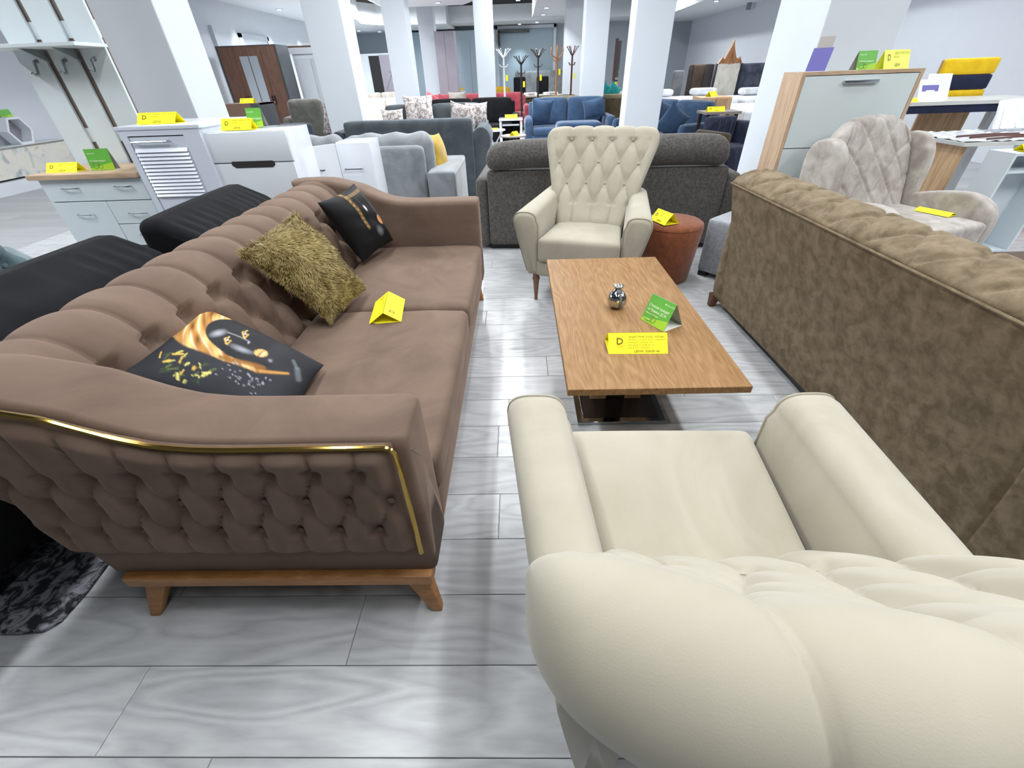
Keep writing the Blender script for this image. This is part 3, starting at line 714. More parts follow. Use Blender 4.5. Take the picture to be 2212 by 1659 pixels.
def fur_cushion():
    A = np.array((-1.02, 1.525, 0.80)); B = np.array((-0.945, 1.86, 0.845)); C = np.array((-0.755, 1.885, 0.50)); D = np.array((-0.80, 1.58, 0.49))
    o, F, N3 = pillow('fur_cushion', (D, C, B, A), 0.15, 'fur', n=40, pinch=0.10)
    tag(o, 'shaggy olive-gold fur cushion leaning on the middle of the brown sofa', 'cushion')
    g = np.random.default_rng(5); V = []; Fc = []
    nrm = normals(F);
    if (nrm[20, 20] @ N3) < 0: nrm = -nrm
    down = (D-A)/np.linalg.norm(D-A); side = (B-A)/np.linalg.norm(B-A)
    n = F.shape[0]; cen = F[n//2, n//2]
    for _ in range(15000):
        x, y = g.uniform(0, n-1.001), g.uniform(0, n-1.001); i, j = int(x), int(y); fx, fy = x-i, y-j
        p = F[i, j]*(1-fx)*(1-fy)+F[i+1, j]*fx*(1-fy)+F[i, j+1]*(1-fx)*fy+F[i+1, j+1]*fx*fy
        e = min(i, j, n-2-i, n-2-j)
        sw = math.sin(p[1]*23)*0.6+math.sin(p[2]*31+p[1]*9)*0.6
        d = nrm[i, j]*(0.45 if e > 1 else 0.2)+down*0.7+side*sw+g.normal(0, 0.28, 3)
        if e <= 1:
            out = p-cen; d = d+out/np.linalg.norm(out)*0.9
        d /= np.linalg.norm(d); l = g.uniform(0.016, 0.032); w = np.cross(d, nrm[i, j]); w = w/max(1e-6, np.linalg.norm(w))*0.0013
        m = p+d*l*0.55+nrm[i, j]*0.003; q = p+d*l-nrm[i, j]*0.001*l/0.02
        b = len(V); V += [p-w, p+w, m+w*0.8, m-w*0.8, q]; Fc += [(b, b+1, b+2, b+3), (b+3, b+2, b+4)]
    me = bpy.data.meshes.new('fur'); me.from_pydata([tuple(v) for v in V], [], Fc); f = link('fur', me, 'fur', o); f['kind'] = 'stuff'
fur_cushion()

# --- cream armchairs
def slab_back(name, mid, T, W, m, parent, nu=120, nf=110, corner=0.06, nend=10, tf=None, amp=0.03, rear_rows=16, top_rows=18, botz=None, crown=0.0, wrap=0.0):
    """upholstered back. mid(h)->(y,z), W(h)->half width, h 0 bottom..1 top; tf(x, s)->height 0..1, s metres below the top"""
    hh = np.linspace(0, 1, 60); M = np.array([mid(h) for h in hh]); Ls = np.r_[0, np.cumsum(np.linalg.norm(np.diff(M, axis=0), axis=1))]; Lt = Ls[-1]
    def at(l):
        y = np.interp(l, Ls, M[:, 0]); z = np.interp(l, Ls, M[:, 1]); e = 0.002
        a = np.array([np.interp(l-e, Ls, M[:, 0]), np.interp(l-e, Ls, M[:, 1])]); b = np.array([np.interp(l+e, Ls, M[:, 0]), np.interp(l+e, Ls, M[:, 1])])
        d = (b-a); d /= np.linalg.norm(d); return y, z, d
    rows = [('r', l, 0) for l in np.linspace(0, Lt-T, rear_rows)]+[('t', Lt-T, a) for a in np.linspace(PI, 0, top_rows)[1:-1]]+[('f', l, 0) for l in np.linspace(Lt-T, 0, nf)]
    uu = np.sin(np.linspace(-PI/2, PI/2, nu)); uu = 0.35*uu+0.65*np.linspace(-1, 1, nu)
    uu = np.sign(uu)*(1-(1-np.abs(uu))**1.0)
    P = np.zeros((nu, len(rows), 3)); Sx = np.zeros((nu, len(rows)))
    for i, u in enumerate(uu):
        k = max(0.0, 1-abs(u)**nend)**0.5; k = max(k, 0.02)
        for j, (kind, l, a) in enumerate(rows):
            wt = W(l/Lt)
            cut = 0.0; q = abs(u)*wt-(wt-corner)
            if q > 0: cut = corner*(1-math.sqrt(max(0, 1-(q/corner)**2)))
            cut -= crown*(1-u*u)
            ll = l*(Lt-cut)/Lt
            y, z, d = at(min(ll, Lt)); ex = max(0, ll-Lt)
            n2 = np.array([d[1], -d[0]])   # towards +y (front)
            if n2[0] < 0: n2 = -n2
            if kind == 'r': off = -T*k*n2
            elif kind == 'f': off = T*k*n2
            else: off = T*k*(math.cos(a)*n2+math.sin(a)*d)
            P[i, j] = (u*W(min(1, ll/Lt)), y+off[0]+ex*d[0]+wrap*abs(u)**2.4*min(1, ll/Lt+0.2), z+off[1]+ex*d[1])
            Sx[i, j] = (Lt-l) if kind == 'f' else (Lt-l-T*0 if kind == 'r' else T-T*math.sin(a)*1.0)
            if kind == 'r': Sx[i, j] = -(Lt-l)
    if tf is not None:
        nrm = normals(P); mi = len(rows)-nf//2
        if nrm[nu//2, mi, 1] < 0: nrm = -nrm
        x = P[..., 0]; s = np.abs(Sx)
        h = tf(x, np.where(Sx >= 0, Sx, 0.0))
        fade = np.ones_like(h)
        for j, (kind, l, a) in enumerate(rows):
            if kind == 'r': fade[:, j] = np.clip(1-(Lt-T-l)/0.05, 0, 1)*0.8
        fade *= np.clip((1-np.abs(uu))/0.10, 0, 1)[:, None]
        P = P-nrm*((1-h)*amp*fade)[..., None]
    o = grid(name, P, m, parent)
    return o, P, rows, Sx, uu, Lt
def cream_chair(label, loc, rz):
    t = thing('armchair', label, 'armchair', loc, rz, None)
    for sd in (1, -1):
        ys = [0.012, 0.006, -0.008, -0.03]+list(np.linspace(-0.06, -0.64, 22))
        P = []
        for i, y in enumerate(ys):
            a = max(0, -y)/0.64; ins = [0.03, 0.014, 0.004, 0][i] if i < 4 else 0.0
            xo = 0.432-0.085*a; xi = 0.262-0.045*a; zt_ = 0.600+0.045*a; xb = 0.335-0.05*a
            if a > 0.95: ins = 0.01
            sec = [(xb-ins, 0.195+ins)]
            for z in np.linspace(0.22, zt_-0.07, 8):
                f = (z-0.195)/(zt_-0.065-0.195); sec.append((xb+(xo-xb)*(f**0.85)-ins, z))
            cx = (xo+xi+0.012)/2; rx = (xo-xi-0.012)/2
            for an in np.linspace(0.12, PI-0.05, 14): sec.append((cx+(rx-ins)*math.cos(an)*(abs(math.cos(an))**-0.35 if abs(math.cos(an)) > .05 else 1), zt_-0.062+(0.062-ins)*math.sin(an)**0.8))
            for z in np.linspace(zt_-0.08, 0.22, 6): sec.append((xi+ins, z))
            sec.append((xi+ins, 0.195+ins))
            P.append([(sd*x, y, z) for x, z in sec])
        grid('arm', np.array(P), 'cream_velvet', t, closev=True, capu=True)
        # piping round the arm front
        pp = [(sd*x*1.0, -0.004, z) for x, z in [(q[0]*sd, q[2]) for q in P[2]]][1:-1]
        MB().tube(pp, 0.0035, 6).build('piping', 'cream_velvet', t, smooth=True)
        for y in (-0.035, -0.60):
            x = sd*(0.285 if y > -0.3 else 0.235)
            MB().lathe([(0.011, 0), (0.013, 0.012), (0.012, 0.016), (0.0115, 0.02), (0.021, 0.145), (0.026, 0.155), (0.026, 0.165), (0.021, 0.17), (0.024, 0.2)], 16, (x, y)).build('leg', 'leg_wood', t, smooth=True)
    def tap(p, s):
        y = p[:, 1]; k = 1-0.17*np.clip((0.22-y)/0.44, 0, 1); q = p.copy(); q[:, 0] *= k; return q
    soft('seat', -0.262, 0.262, -0.42, 0.035, 0.295, 0.45, 0.028, 'cream_velvet', t, puff=(0, 0.004, 0.012), fn=tap)
    soft('seat_rail', -0.275, 0.275, -0.60, 0.012, 0.192, 0.30, 0.02, 'cream_velvet', t, n=10)
    mid = lambda h: (-0.345-0.06*min(h, 0.28)/0.28-0.375*max(0, (h-0.28)/0.72)-0.015*math.sin(h*PI), 0.24+0.745*h)
    W = lambda h: float(np.interp(h, [0, 0.25, 0.5, 1.0], [0.225, 0.235, 0.295, 0.402]))
    su0 = 0.141
    def tf(x, s):
        su = su0*np.interp(s, [0, 0.5], [1.0, 0.90])
        vp = s-0.105+0.145
        h = tuft(x/su*su0, -vp, su0, 0.29, top=(-0.145, su0/2), bot=(-0.58, 0.0), w=0.26, lim=1.9*su0)
        return h+(1-h)*np.clip((np.abs(x)-2.15*su)/(0.25*su), 0, 1)
    o, P, rows, Sx, uu, Lt = slab_back('backrest', mid, 0.062, W, 'cream_velvet', t, nu=150, nf=120, corner=0.05, tf=tf, amp=0.027, nend=9, wrap=0.075)
    b0 = None
    for s_, us in ((0.105, (-1.5, -.5, .5, 1.5)), (0.25, (-2, -1, 0, 1, 2)), (0.395, (-1.5, -.5, .5, 1.5)), (0.54, (-1, 0, 1))):
        for q in us:
            x = q*su0*np.interp(s_, [0, 0.5], [1.0, 0.90])
            jj = [j for j, r_ in enumerate(rows) if r_[0] == 'f']; j = min(jj, key=lambda j: abs(Sx[0, j]-s_)); i = int(np.argmin(np.abs(P[:, j, 0]-x)))
            p = P[i, j]
            if b0 is None:
                b = MB().lathe([(0.0, -0.003), (0.007, -0.002), (0.009, 0.001), (0.006, 0.004), (0.0, 0.005)], 10).build('button', 'cream_velvet', t, smooth=True); b0 = b
            else:
                b = bpy.data.objects.new('button', b0.data); COL.objects.link(b); b.parent = t
            b.location = (x, p[1]+0.004, p[2]); b.rotation_euler = (-R(68), 0, 0)
    return t
ac = cream_chair('cream velvet armchair facing the camera behind the far end of the coffee table', (0.372, 2.655, 0), R(162.5))
ac['group'] = 'matching cream tufted armchairs'
near = dup(ac, (0.388, 0.870, 0), R(-1.0), 'cream velvet armchair seen from behind in the bottom right foreground', 'matching cream tufted armchairs')

near.scale = (1.0, 1.06, 1.035)
# --- coffee table and what stands on it
def coffee_table():
    t = thing('coffee_table', 'low oak-topped coffee table on a mirror steel base plate', 'table', (0.45, 1.70, 0))
    MB().box(-0.30, 0.30, -0.60, 0.60, 0.434, 0.46).build('table_top', 'oak_top', t, bevel=0.0015, seg=1)
    MB().box(-0.20, 0.20, -0.265, 0.265, 0.0, 0.018).build('base_plate', 'base_steel', t, bevel=0.002, seg=1)
    box('base_inlay', -0.172, 0.172, -0.235, 0.235, 0.018, 0.0195, 'base_dark', t)
    for x0, x1 in ((-0.122, -0.045), (0.040, 0.118)):
        MB().box(x0, x1, -0.10, 0.10, 0.0195, 0.434).build('column_board', 'oak_board', t, bevel=0.002, seg=1)
    MB().hexa([(-0.045, -0.105, 0.0195), (0.040, -0.105, 0.0195), (0.040, 0.105, 0.0195), (-0.045, 0.105, 0.0195)], [(-0.045, -0.105, 0.12), (0.040, -0.105, 0.12), (0.040, 0.105, 0.12), (-0.045, 0.105, 0.12)]).build('column_foot', 'base_dark', t)
    for a, b in ((-0.045, -0.030), (0.040, 0.026)):
        MB().hexa([(min(-0.002, a*0.2)-0.012, -0.103, 0.11), (max(0.0, 0)+0.012, -0.103, 0.11), (0.012, 0.103, 0.11), (-0.014, 0.103, 0.11)],
                  [(min(a, b), -0.103, 0.434), (max(a, b), -0.103, 0.434), (max(a, b), 0.103, 0.434), (min(a, b), 0.103, 0.434)]).build('column_fin', 'base_dark', t)
coffee_table()
def pomegranate():
    t = thing('ornament', 'silver pomegranate ornament with a grey ribbon on the coffee table', 'ornament', (0.418, 1.690, 0.46), R(10))
    n = 26; prof = [(0.004, 0.0), (0.022, 0.003), (0.036, 0.016), (0.0425, 0.035), (0.040, 0.054), (0.030, 0.070), (0.018, 0.080), (0.013, 0.086)]
    pr, _ = smoothline(prof, 26, 2)
    th = np.linspace(0, 2*PI, n*2, endpoint=False); P = np.zeros((len(th), len(pr), 3))
    rr = pr[None, :, 0]*(1+0.035*np.sin(6*th)[:, None]*np.sin(np.linspace(0, PI, len(pr)))[None]+0.012*rng.normal(size=(len(th), len(pr))))
    P[..., 0] = rr*np.cos(th)[:, None]; P[..., 1] = rr*np.sin(th)[:, None]; P[..., 2] = pr[None, :, 1]
    grid('body', P, 'silver_foil', t, closeu=True)
    P = np.zeros((24, 6, 3)); th = np.linspace(0, 2*PI, 24, endpoint=False)
    for j, (r_, z) in enumerate(((0.011, 0.082), (0.012, 0.090), (0.018, 0.096), (0.021, 0.101), (0.014, 0.104), (0.004, 0.099))):
        k = 1+0.18*np.sin(6*th)*(j > 1); P[:, j, 0] = r_*k*np.cos(th); P[:, j, 1] = r_*k*np.sin(th); P[:, j, 2] = z+0.003*np.sin(6*th)*(j > 1)
    grid('crown', P, 'silver_foil', t, closeu=True)
    band = [(x*1.05, z) for x, z in pr[2:]]
    V = []; F = []
    for i, (r_, z) in enumerate(band):
        V += [(-0.006, -r_-0.001, z), (0.006, -r_-0.001, z)]
        if i: F.append((2*i-2, 2*i-1, 2*i+1, 2*i))
    o = pym('ribbon', V, F, 'dark_ribbon', t, True); sm = o.modifiers.new('s', 'SOLIDIFY'); sm.thickness = 0.0015
    o = pym('ribbon_knot', [(-0.016, -0.020, 0.082), (0.010, -0.022, 0.070), (0.014, -0.016, 0.086), (-0.010, -0.012, 0.094), (-0.002, -0.026, 0.080)], [(0, 1, 4), (1, 2, 4), (2, 3, 4), (3, 0, 4)], 'dark_ribbon', t)
    sm = o.modifiers.new('s', 'SOLIDIFY'); sm.thickness = 0.0015
pomegranate()
def tent(name, label, loc, rz, ln, hb, h, m='card_yellow', lines=None, inner=None, floor_=True, group=None, mir=None):
    """folded price card: ridge along local x, front face towards local -y"""
    t = thing(name, label, 'card', loc, rz, group)
    th = 0.0008
    V = []; F = []
    pts = [(-hb, 0.0), (0, h), (hb, 0.0)]
    m_ = MB()
    a = ln/2
    m_.hexa([(-a, -hb, 0), (a, -hb, 0), (a, -hb+th*2, 0), (-a, -hb+th*2, 0)], [(-a, -th, h), (a, -th, h), (a, th, h), (-a, th, h)])
    m_.hexa([(-a, hb-th*2, 0), (a, hb-th*2, 0), (a, hb, 0), (-a, hb, 0)], [(-a, -th, h), (a, -th, h), (a, th, h), (-a, th, h)])
    if floor_: m_.box(-a, a, -hb, hb, 0.0, th)
    m_.build('folded_card', m, t)
    sl = math.hypot(hb, h); d = Vector((0, hb/sl, h/sl)); nrm = Vector((0, -h/sl, hb/sl)); o1 = nrm*0.0022
    M = Matrix(((1, d.x, nrm.x, -a), (0, d.y, nrm.y, -hb+o1.y), (0, d.z, nrm.z, o1.z), (0, 0, 0, 1)))
    # plane origin at the lower left of the front face
    if lines: lettering([(tx, sz, x*ln, y*sl, mm) for tx, sz, x, y, mm in lines], t, M)
    if mir:
        d2 = Vector((0, -hb/sl, h/sl)); n2 = Vector((0, h/sl, hb/sl)); o2 = n2*0.0022
        M2 = Matrix(((-1, d2.x, n2.x, a), (0, d2.y, n2.y, hb+o2.y), (0, d2.z, n2.z, o2.z), (0, 0, 0, 1)))
        lettering([(tx, sz, x*ln, y*sl, mm) for tx, sz, x, y, mm in mir], t, M2)
    return t
L_TABLE = [('D', 0.036, 0.13, 0.44, 'ink_dark'), ('ЕМО', 0.012, 0.15, 0.30, 'ink_orange'), ('„ДАДИ СТРОЙ“ ЕООД - ПОПОВО', 0.0082, 0.33, 0.76, 'ink_dark'), ('АРТИКУЛ: ХОЛНА МАСА „МИЛАНО“', 0.0078, 0.33, 0.63, 'ink_soft'),
           ('РАЗМЕРИ: 120/60/45 СМ', 0.0078, 0.33, 0.50, 'ink_soft'), ('МАТЕРИАЛ: МДФ/МЕТАЛ', 0.0078, 0.33, 0.37, 'ink_soft'), ('МАГАЗИН: „ЛЕОНИД“', 0.0078, 0.33, 0.25, 'ink_soft'), ('ЦЕНА: 324,00 лв.', 0.0125, 0.43, 0.07, 'ink_dark')]
L_SOFA = [('D', 0.034, 0.15, 0.44, 'ink_dark'), ('„ДАДИ СТРОЙ“ ЕООД - ПОПОВО', 0.0080, 0.34, 0.78, 'ink_soft'), ('АРТИКУЛ: ДИВАН „МИЛАНО“', 0.0078, 0.34, 0.65, 'ink_soft'), ('РАЗМЕР: 230 СМ', 0.0078, 0.36, 0.51, 'ink_soft'), ('МАГАЗИН: „ЛЕОНИД“', 0.0078, 0.34, 0.38, 'ink_soft'), ('ЦЕНА: 2035,00 лв.', 0.0115, 0.40, 0.16, 'ink_soft')]
L_SMALL = [('D', 0.034, 0.12, 0.42, 'ink_dark'), ('„ДАДИ СТРОЙ“ ЕООД', 0.011, 0.36, 0.76, 'ink_soft'), ('АРТИКУЛ', 0.010, 0.36, 0.56, 'ink_soft'), ('ЦЕНА', 0.016, 0.42, 0.12, 'ink_dark')]
tent('price_card', 'yellow folded price card lying lengthwise on the oak coffee table', (0.429, 1.365, 0.46), R(-1.5), 0.215, 0.055, 0.058, lines=L_TABLE, mir=[('D', 0.034, 0.12, 0.55, 'ink_dark'), ('„ДАДИ СТРОЙ“', 0.008, 0.4, 0.8, 'ink_soft')])
tent('price_card', 'yellow folded price card on the seat of the brown sofa', (-0.594, 1.705, 0.459), R(98), 0.225, 0.068, 0.047, lines=L_SOFA, mir=[('D', 0.03, 0.12, 0.5, 'ink_soft'), ('„ДАДИ СТРОЙ“', 0.008, 0.4, 0.8, 'ink_soft')])
def green_card(label, loc, rz, w_=0.127, h=0.105, lean=0.045, lines=None, big=False):
    t = thing('leaflet_stand', label, 'card', loc, rz, None)
    a = w_/2
    MB().hexa([(-a, -0.001, 0.002), (a, -0.001, 0.002), (a, 0.0, 0.002), (-a, 0.0, 0.002)], [(-a, lean-0.001, h), (a, lean-0.001, h), (a, lean, h), (-a, lean, h)]).build('front_face', 'card_green', t)
    MB().hexa([(-a, 2*lean+0.012, 0.0), (a, 2*lean+0.012, 0.0), (a, 2*lean+0.013, 0.0), (-a, 2*lean+0.013, 0.0)], [(-a, lean+0.0005, h), (a, lean+0.0005, h), (a, lean+0.0015, h), (-a, lean+0.0015, h)]).build('back_face', 'card_grey', t)
    MB().box(-a, a, 0.0, 2*lean+0.013, 0.0, 0.0012).build('bottom_fold', 'card_white', t)
    sl = math.hypot(lean, h); d = Vector((0, lean/sl, h/sl)); nrm = Vector((0, -h/sl, lean/sl))
    M = Matrix(((1, d.x, nrm.x, -a), (0, d.y, nrm.y, -0.0016), (0, d.z, nrm.z, 0.0022), (0, 0, 0, 1)))
    V = [(0, 0, 0.0002), (w_, 0, 0.0002), (w_, sl*0.35, 0.0002), (0, sl*0.1, 0.0002)]
    pym('colour_band', [tuple(M @ Vector(v)) for v in V], [(0, 1, 2, 3)], 'card_lime', t)
    for cx, cy, r0, r1 in ((0.25, 0.24, 0.016, 0.024), (0.45, 0.18, 0.010, 0.016)):
        V = []; F = []
        for k in range(20):
            an = 2*PI*k/20
            for r_ in (r0, r1): V.append((cx*w_+r_*math.cos(an), max(0.001, cy*sl+r_*math.sin(an)), 0.0003))
            F.append((2*k, 2*k+1, (2*k+3) % 40, (2*k+2) % 40))
        pym('ring_mark', [tuple(M @ Vector(v)) for v in V], F, 'ink_leaf', t)
    if lines: lettering([(tx, sz, x*w_, y*sl, mm) for tx, sz, x, y, mm in lines], t, M)
    return t
L_GREEN = [('Стоков кредит', 0.0150, 0.07, 0.58, 'ink_white'), ('от Банка ДСК', 0.0150, 0.07, 0.43, 'ink_white'), ('бързо и изгодно', 0.0085, 0.07, 0.31, 'ink_white'), ('за вашия дом', 0.006, 0.07, 0.12, 'ink_white'), ('● Банка ДСК', 0.0075, 0.62, 0.82, 'ink_white')]
green_card('green bank credit leaflet stand on the coffee table beside the yellow card', (0.531, 1.520, 0.46), R(-60), lines=L_GREEN)

# --- brown mottled suede sofa (right, seen from behind, faces +X)
def suede_sofa():
    t = thing('sofa', 'brown mottled suede sofa seen from behind along the right side', 'sofa', (1.75, 1.6, 0))
    K = lambda o: keep(o, t)
    ny = 200; ys = np.linspace(0.60, 2.60, ny)
    prof = [(1.30, 0.055), (1.285, 0.20), (1.25, 0.45), (1.19, 0.66), (1.155, 0.785)]
    pr, s = smoothline(prof, 40, 2)
    P = np.zeros((ny, 40, 3)); P[..., 1] = ys[:, None]; P[..., 2] = pr[None, :, 1]
    sl = np.interp(pr[:, 1], [0.05, 0.8], [0.035, 0.02])
    P[..., 0] = pr[None, :, 0]+sl[None]*(2.55-ys[:, None])
    # ends draw in towards the top
    k = np.interp(pr[:, 1], [0.05, 0.35, 0.8], [1.0, 0.93, 0.885]); yc = 1.5
    P[..., 1] = np.where(ys[:, None] > yc, yc+(ys[:, None]-yc)*k[None], ys[:, None])
    c = np.exp(-((ys-0.77)/0.006)**2)[:, None]; P[..., 0] += 0.012*c
    for q0 in (0.75,): P[..., 0] += 0.0
    K(grid('back_panel', P, 'suede', t))
    prof = [(1.157, 0.785), (1.150, 0.80), (1.165, 0.822), (1.21, 0.847), (1.27, 0.862), (1.32, 0.862), (1.36, 0.84), (1.385, 0.79), (1.41, 0.62), (1.45, 0.40)]
    pr, s = smoothline(prof, 90, 2)
    yy = np.linspace(0.60, 2.49, 260)
    P = np.zeros((260, 90, 3)); P[..., 1] = yy[:, None]; P[..., 2] = pr[None, :, 1]; P[..., 0] = pr[None, :, 0]+0.02*(2.55-yy[:, None])
    u, v = np.meshgrid(yy, s, indexing='ij')
    a = u/0.21+v/0.30; b = u/0.21-v/0.30
    h = np.minimum(1, crease(a, 0.5)*1.6)*np.minimum(1, crease(b, 0.5)*1.6)
    fa = np.clip((s-0.012)/0.02, 0, 1)[None]; nrm = normals(P)
    if nrm[130, 30, 2] < 0: nrm = -nrm
    P = P-nrm*((1-h)*0.016*fa)[..., None]
    e = np.clip(np.minimum(yy-0.60, 2.49-yy)/0.03, 0, 1)
    P[..., 2] -= (0.02*(1-np.sqrt(1-(1-e)**2)))[:, None]
    K(grid('backrest', P, 'suede', t))
    K(MB().tube([(1.150+0.02*(2.55-y), y, 0.789) for y in np.linspace(0.60, 2.49, 12)], 0.0045, 6).build('piping', 'suede', t, smooth=True))
    end = [(1.165, 0.775), (1.17, 0.815), (1.21, 0.838), (1.32, 0.85), (1.375, 0.79), (1.42, 0.60), (1.43, 0.40), (1.28, 0.40), (1.25, 0.55)]
    K(MB().prism([(x+0.001, z) for x, z in end], 'y', 2.482, 2.489).build('end_panel', 'suede', t))
    K(MB().prism([(x+0.045, z) for x, z in end], 'y', 0.60, 0.61).build('end_panel', 'suede', t))
    def scroll(p, s): q = p.copy(); q[:, 1] += 0.02*np.sin((q[:, 2]+0.27)*5); return q
    K(soft('arm', 1.27, 2.02, 2.50, 2.665, 0.05, 0.60, 0.07, 'suede', t, fn=scroll))
    K(soft('arm', 1.40, 2.05, 0.60, 0.77, 0.05, 0.60, 0.06, 'suede', t))
    K(soft('seat_cushion', 1.42, 2.02, 0.775, 1.63, 0.28, 0.45, 0.04, 'suede', t, puff=(0, 0, 0.01)))
    K(soft('seat_cushion', 1.42, 2.02, 1.64, 2.495, 0.28, 0.45, 0.04, 'suede', t, puff=(0, 0, 0.01)))
    K(box('seat_base', 1.40, 2.0, 0.64, 2.50, 0.06, 0.285, 'suede', t, bevel=0.01))
    K(box('plinth', 1.355, 1.95, 0.70, 2.60, 0.012, 0.06, 'black_plastic', t))
    for x, y in ((1.265, 2.615), (1.92, 2.6), (1.40, 0.66), (1.92, 0.66)):
        K(MB().hexa([(x, y-0.02, 0), (x+0.035, y-0.02, 0), (x+0.035, y+0.02, 0), (x, y+0.02, 0)], [(x, y-0.03, 0.085), (x+0.06, y-0.03, 0.085), (x+0.06, y+0.03, 0.085), (x, y+0.03, 0.085)]).build('foot', 'red_leg_wood', t, bevel=0.003))
suede_sofa()

# --- charcoal reclining sofa behind the far armchair (seen from behind, faces +Y)
def charcoal_sofa():
    t = thing('sofa', 'charcoal woven sofa with two raised headrests behind the cream armchair', 'sofa', (0.67, 3.78, 0), R(-3.2))
    # local: x along length, y to the far side
    x0, x1 = -0.935, 1.02
    xm = 0.43
    for a, b in ((x0, xm-0.25), (xm-0.245, x1)):
        soft('back_panel', a, b, 0.0, 0.16, 0.045, 0.655, 0.03, 'charcoal_weave', t, n=12, puff=(0, 0.006, 0))
    soft('arm', x0-0.105, x0+0.005, 0.02, 0.95, 0.02, 0.60, 0.05, 'charcoal_weave', t, n=12)
    soft('arm', x1-0.005, x1+0.13, 0.02, 0.95, 0.02, 0.60, 0.05, 'charcoal_weave', t, n=12)
    soft('seat_cushion', x0, x1, 0.16, 0.92, 0.10, 0.44, 0.04, 'charcoal_weave', t, n=10)
    def bul(p, s): q = p.copy(); q[:, 2] += -0.03*np.abs(s[:, 0])**6+0.012*(1-s[:, 0]**2); return q
    soft('headrest', x0+0.0, xm-0.20, -0.06, 0.14, 0.665, 0.858, 0.095, 'charcoal_weave', t, n=16, fn=bul, puff=(0.0, 0.0, 0.01))
    soft('headrest', xm-0.215+0.0, x1-0.03, -0.06, 0.14, 0.665, 0.868, 0.095, 'charcoal_weave', t, n=16, fn=bul, puff=(0.0, 0.0, 0.01))
    box('plinth', x0, x1, 0.05, 0.8, 0.0, 0.05, 'black_plastic', t)
charcoal_sofa()
# --- rust pouf, grey cube
def pouf():
    t = thing('pouf', 'round rust-brown velvet pouf between cream armchair and charcoal sofa', 'stool', (1.10, 3.12, 0))
    MB().lathe([(0.155, 0.0), (0.165, 0.006), (0.178, 0.02), (0.205, 0.30), (0.212, 0.385), (0.207, 0.395)], 40).build('body', 'rust_velvet', t, smooth=True)
    MB().lathe([(0.207, 0.390), (0.212, 0.398), (0.208, 0.412), (0.19, 0.425), (0.12, 0.432), (0.0, 0.434)], 40).build('seat', 'rust_velvet', t, smooth=True)
    tent('price_card', 'yellow folded price card standing on the rust pouf', (1.015, 3.06, 0.434), R(-70), 0.17, 0.058, 0.07, lines=L_SMALL)
pouf()
def cube():
    t = thing('pouf', 'pale grey square pouf standing beside the far end of the suede sofa', 'stool', (1.63, 3.13, 0), R(-50))
    soft('body', -0.19, 0.19, -0.19, 0.19, 0.035, 0.42, 0.02, 'cube_fabric', t, n=10)
    for i, (x, y) in enumerate(((-.15, -.15), (.15, -.15), (.15, .15), (-.15, .15))): box('foot', x-.03, x+.03, y-.03, y+.03, 0, 0.036, 'black_plastic', t)
cube()
# --- wing chair
def wing_chair():
    t = thing('wing_chair', 'light grey suede wing chair with a diamond quilted back beside the white shoe cabinet', 'armchair', (2.62, 2.71, 0), R(198))
    mid = lambda h: (-0.50-0.20*h, 0.30+0.66*h)
    W = lambda h: float(np.interp(h, [0, 0.5, 1.0], [0.33, 0.365, 0.33]))
    def tf(x, s):
        a = x/0.19+s/0.24; b = x/0.19-s/0.24
        return np.minimum(1, crease(a, 0.5)*1.7)*np.minimum(1, crease(b, 0.5)*1.7)
    slab_back('backrest', mid, 0.07, W, 'light_suede', t, nu=90, nf=90, corner=0.20, tf=tf, amp=0.016, nend=16, crown=0.05)
    for sd in (1, -1):
        out = [(-0.66, 0.30), (-0.42, 0.28), (-0.47, 0.55), (-0.46, 0.70), (-0.49, 0.82), (-0.56, 0.895), (-0.68, 0.90), (-0.76, 0.82), (-0.74, 0.6)]
        o, _ = smoothline(out, 26, 2)
        mb = MB(); mb.prism([tuple(q) for q in o], 'x', sd*0.345, sd*0.43); mb.build('wing', 'light_suede', t, bevel=0.022, seg=3)
        out = [(-0.55, 0.12), (0.02, 0.12), (0.05, 0.34), (0.055, 0.44), (0.03, 0.52), (-0.05, 0.575), (-0.16, 0.595), (-0.32, 0.57), (-0.50, 0.52)]
        o, _ = smoothline(out, 30, 2)
        mb = MB(); mb.prism([tuple(q) for q in o], 'x', sd*0.355, sd*0.44); mb.build('arm', 'light_suede', t, bevel=0.024, seg=3)
        for y in (-0.02, -0.55): MB().lathe([(0.014, 0), (0.022, 0.13)], 10, (sd*0.30, y)).build('leg', 'leg_wood', t, smooth=True)
    soft('seat', -0.33, 0.33, -0.52, 0.07, 0.28, 0.455, 0.03, 'light_suede', t, puff=(0, 0, 0.012), n=14)
    soft('seat_rail', -0.34, 0.34, -0.56, 0.05, 0.12, 0.285, 0.02, 'light_suede', t, n=8)
    tent('price_card', 'yellow price card lying on the seat of the light wing chair', (2.78, 2.97, 0.468), R(115), 0.2, 0.05, 0.02)
wing_chair()
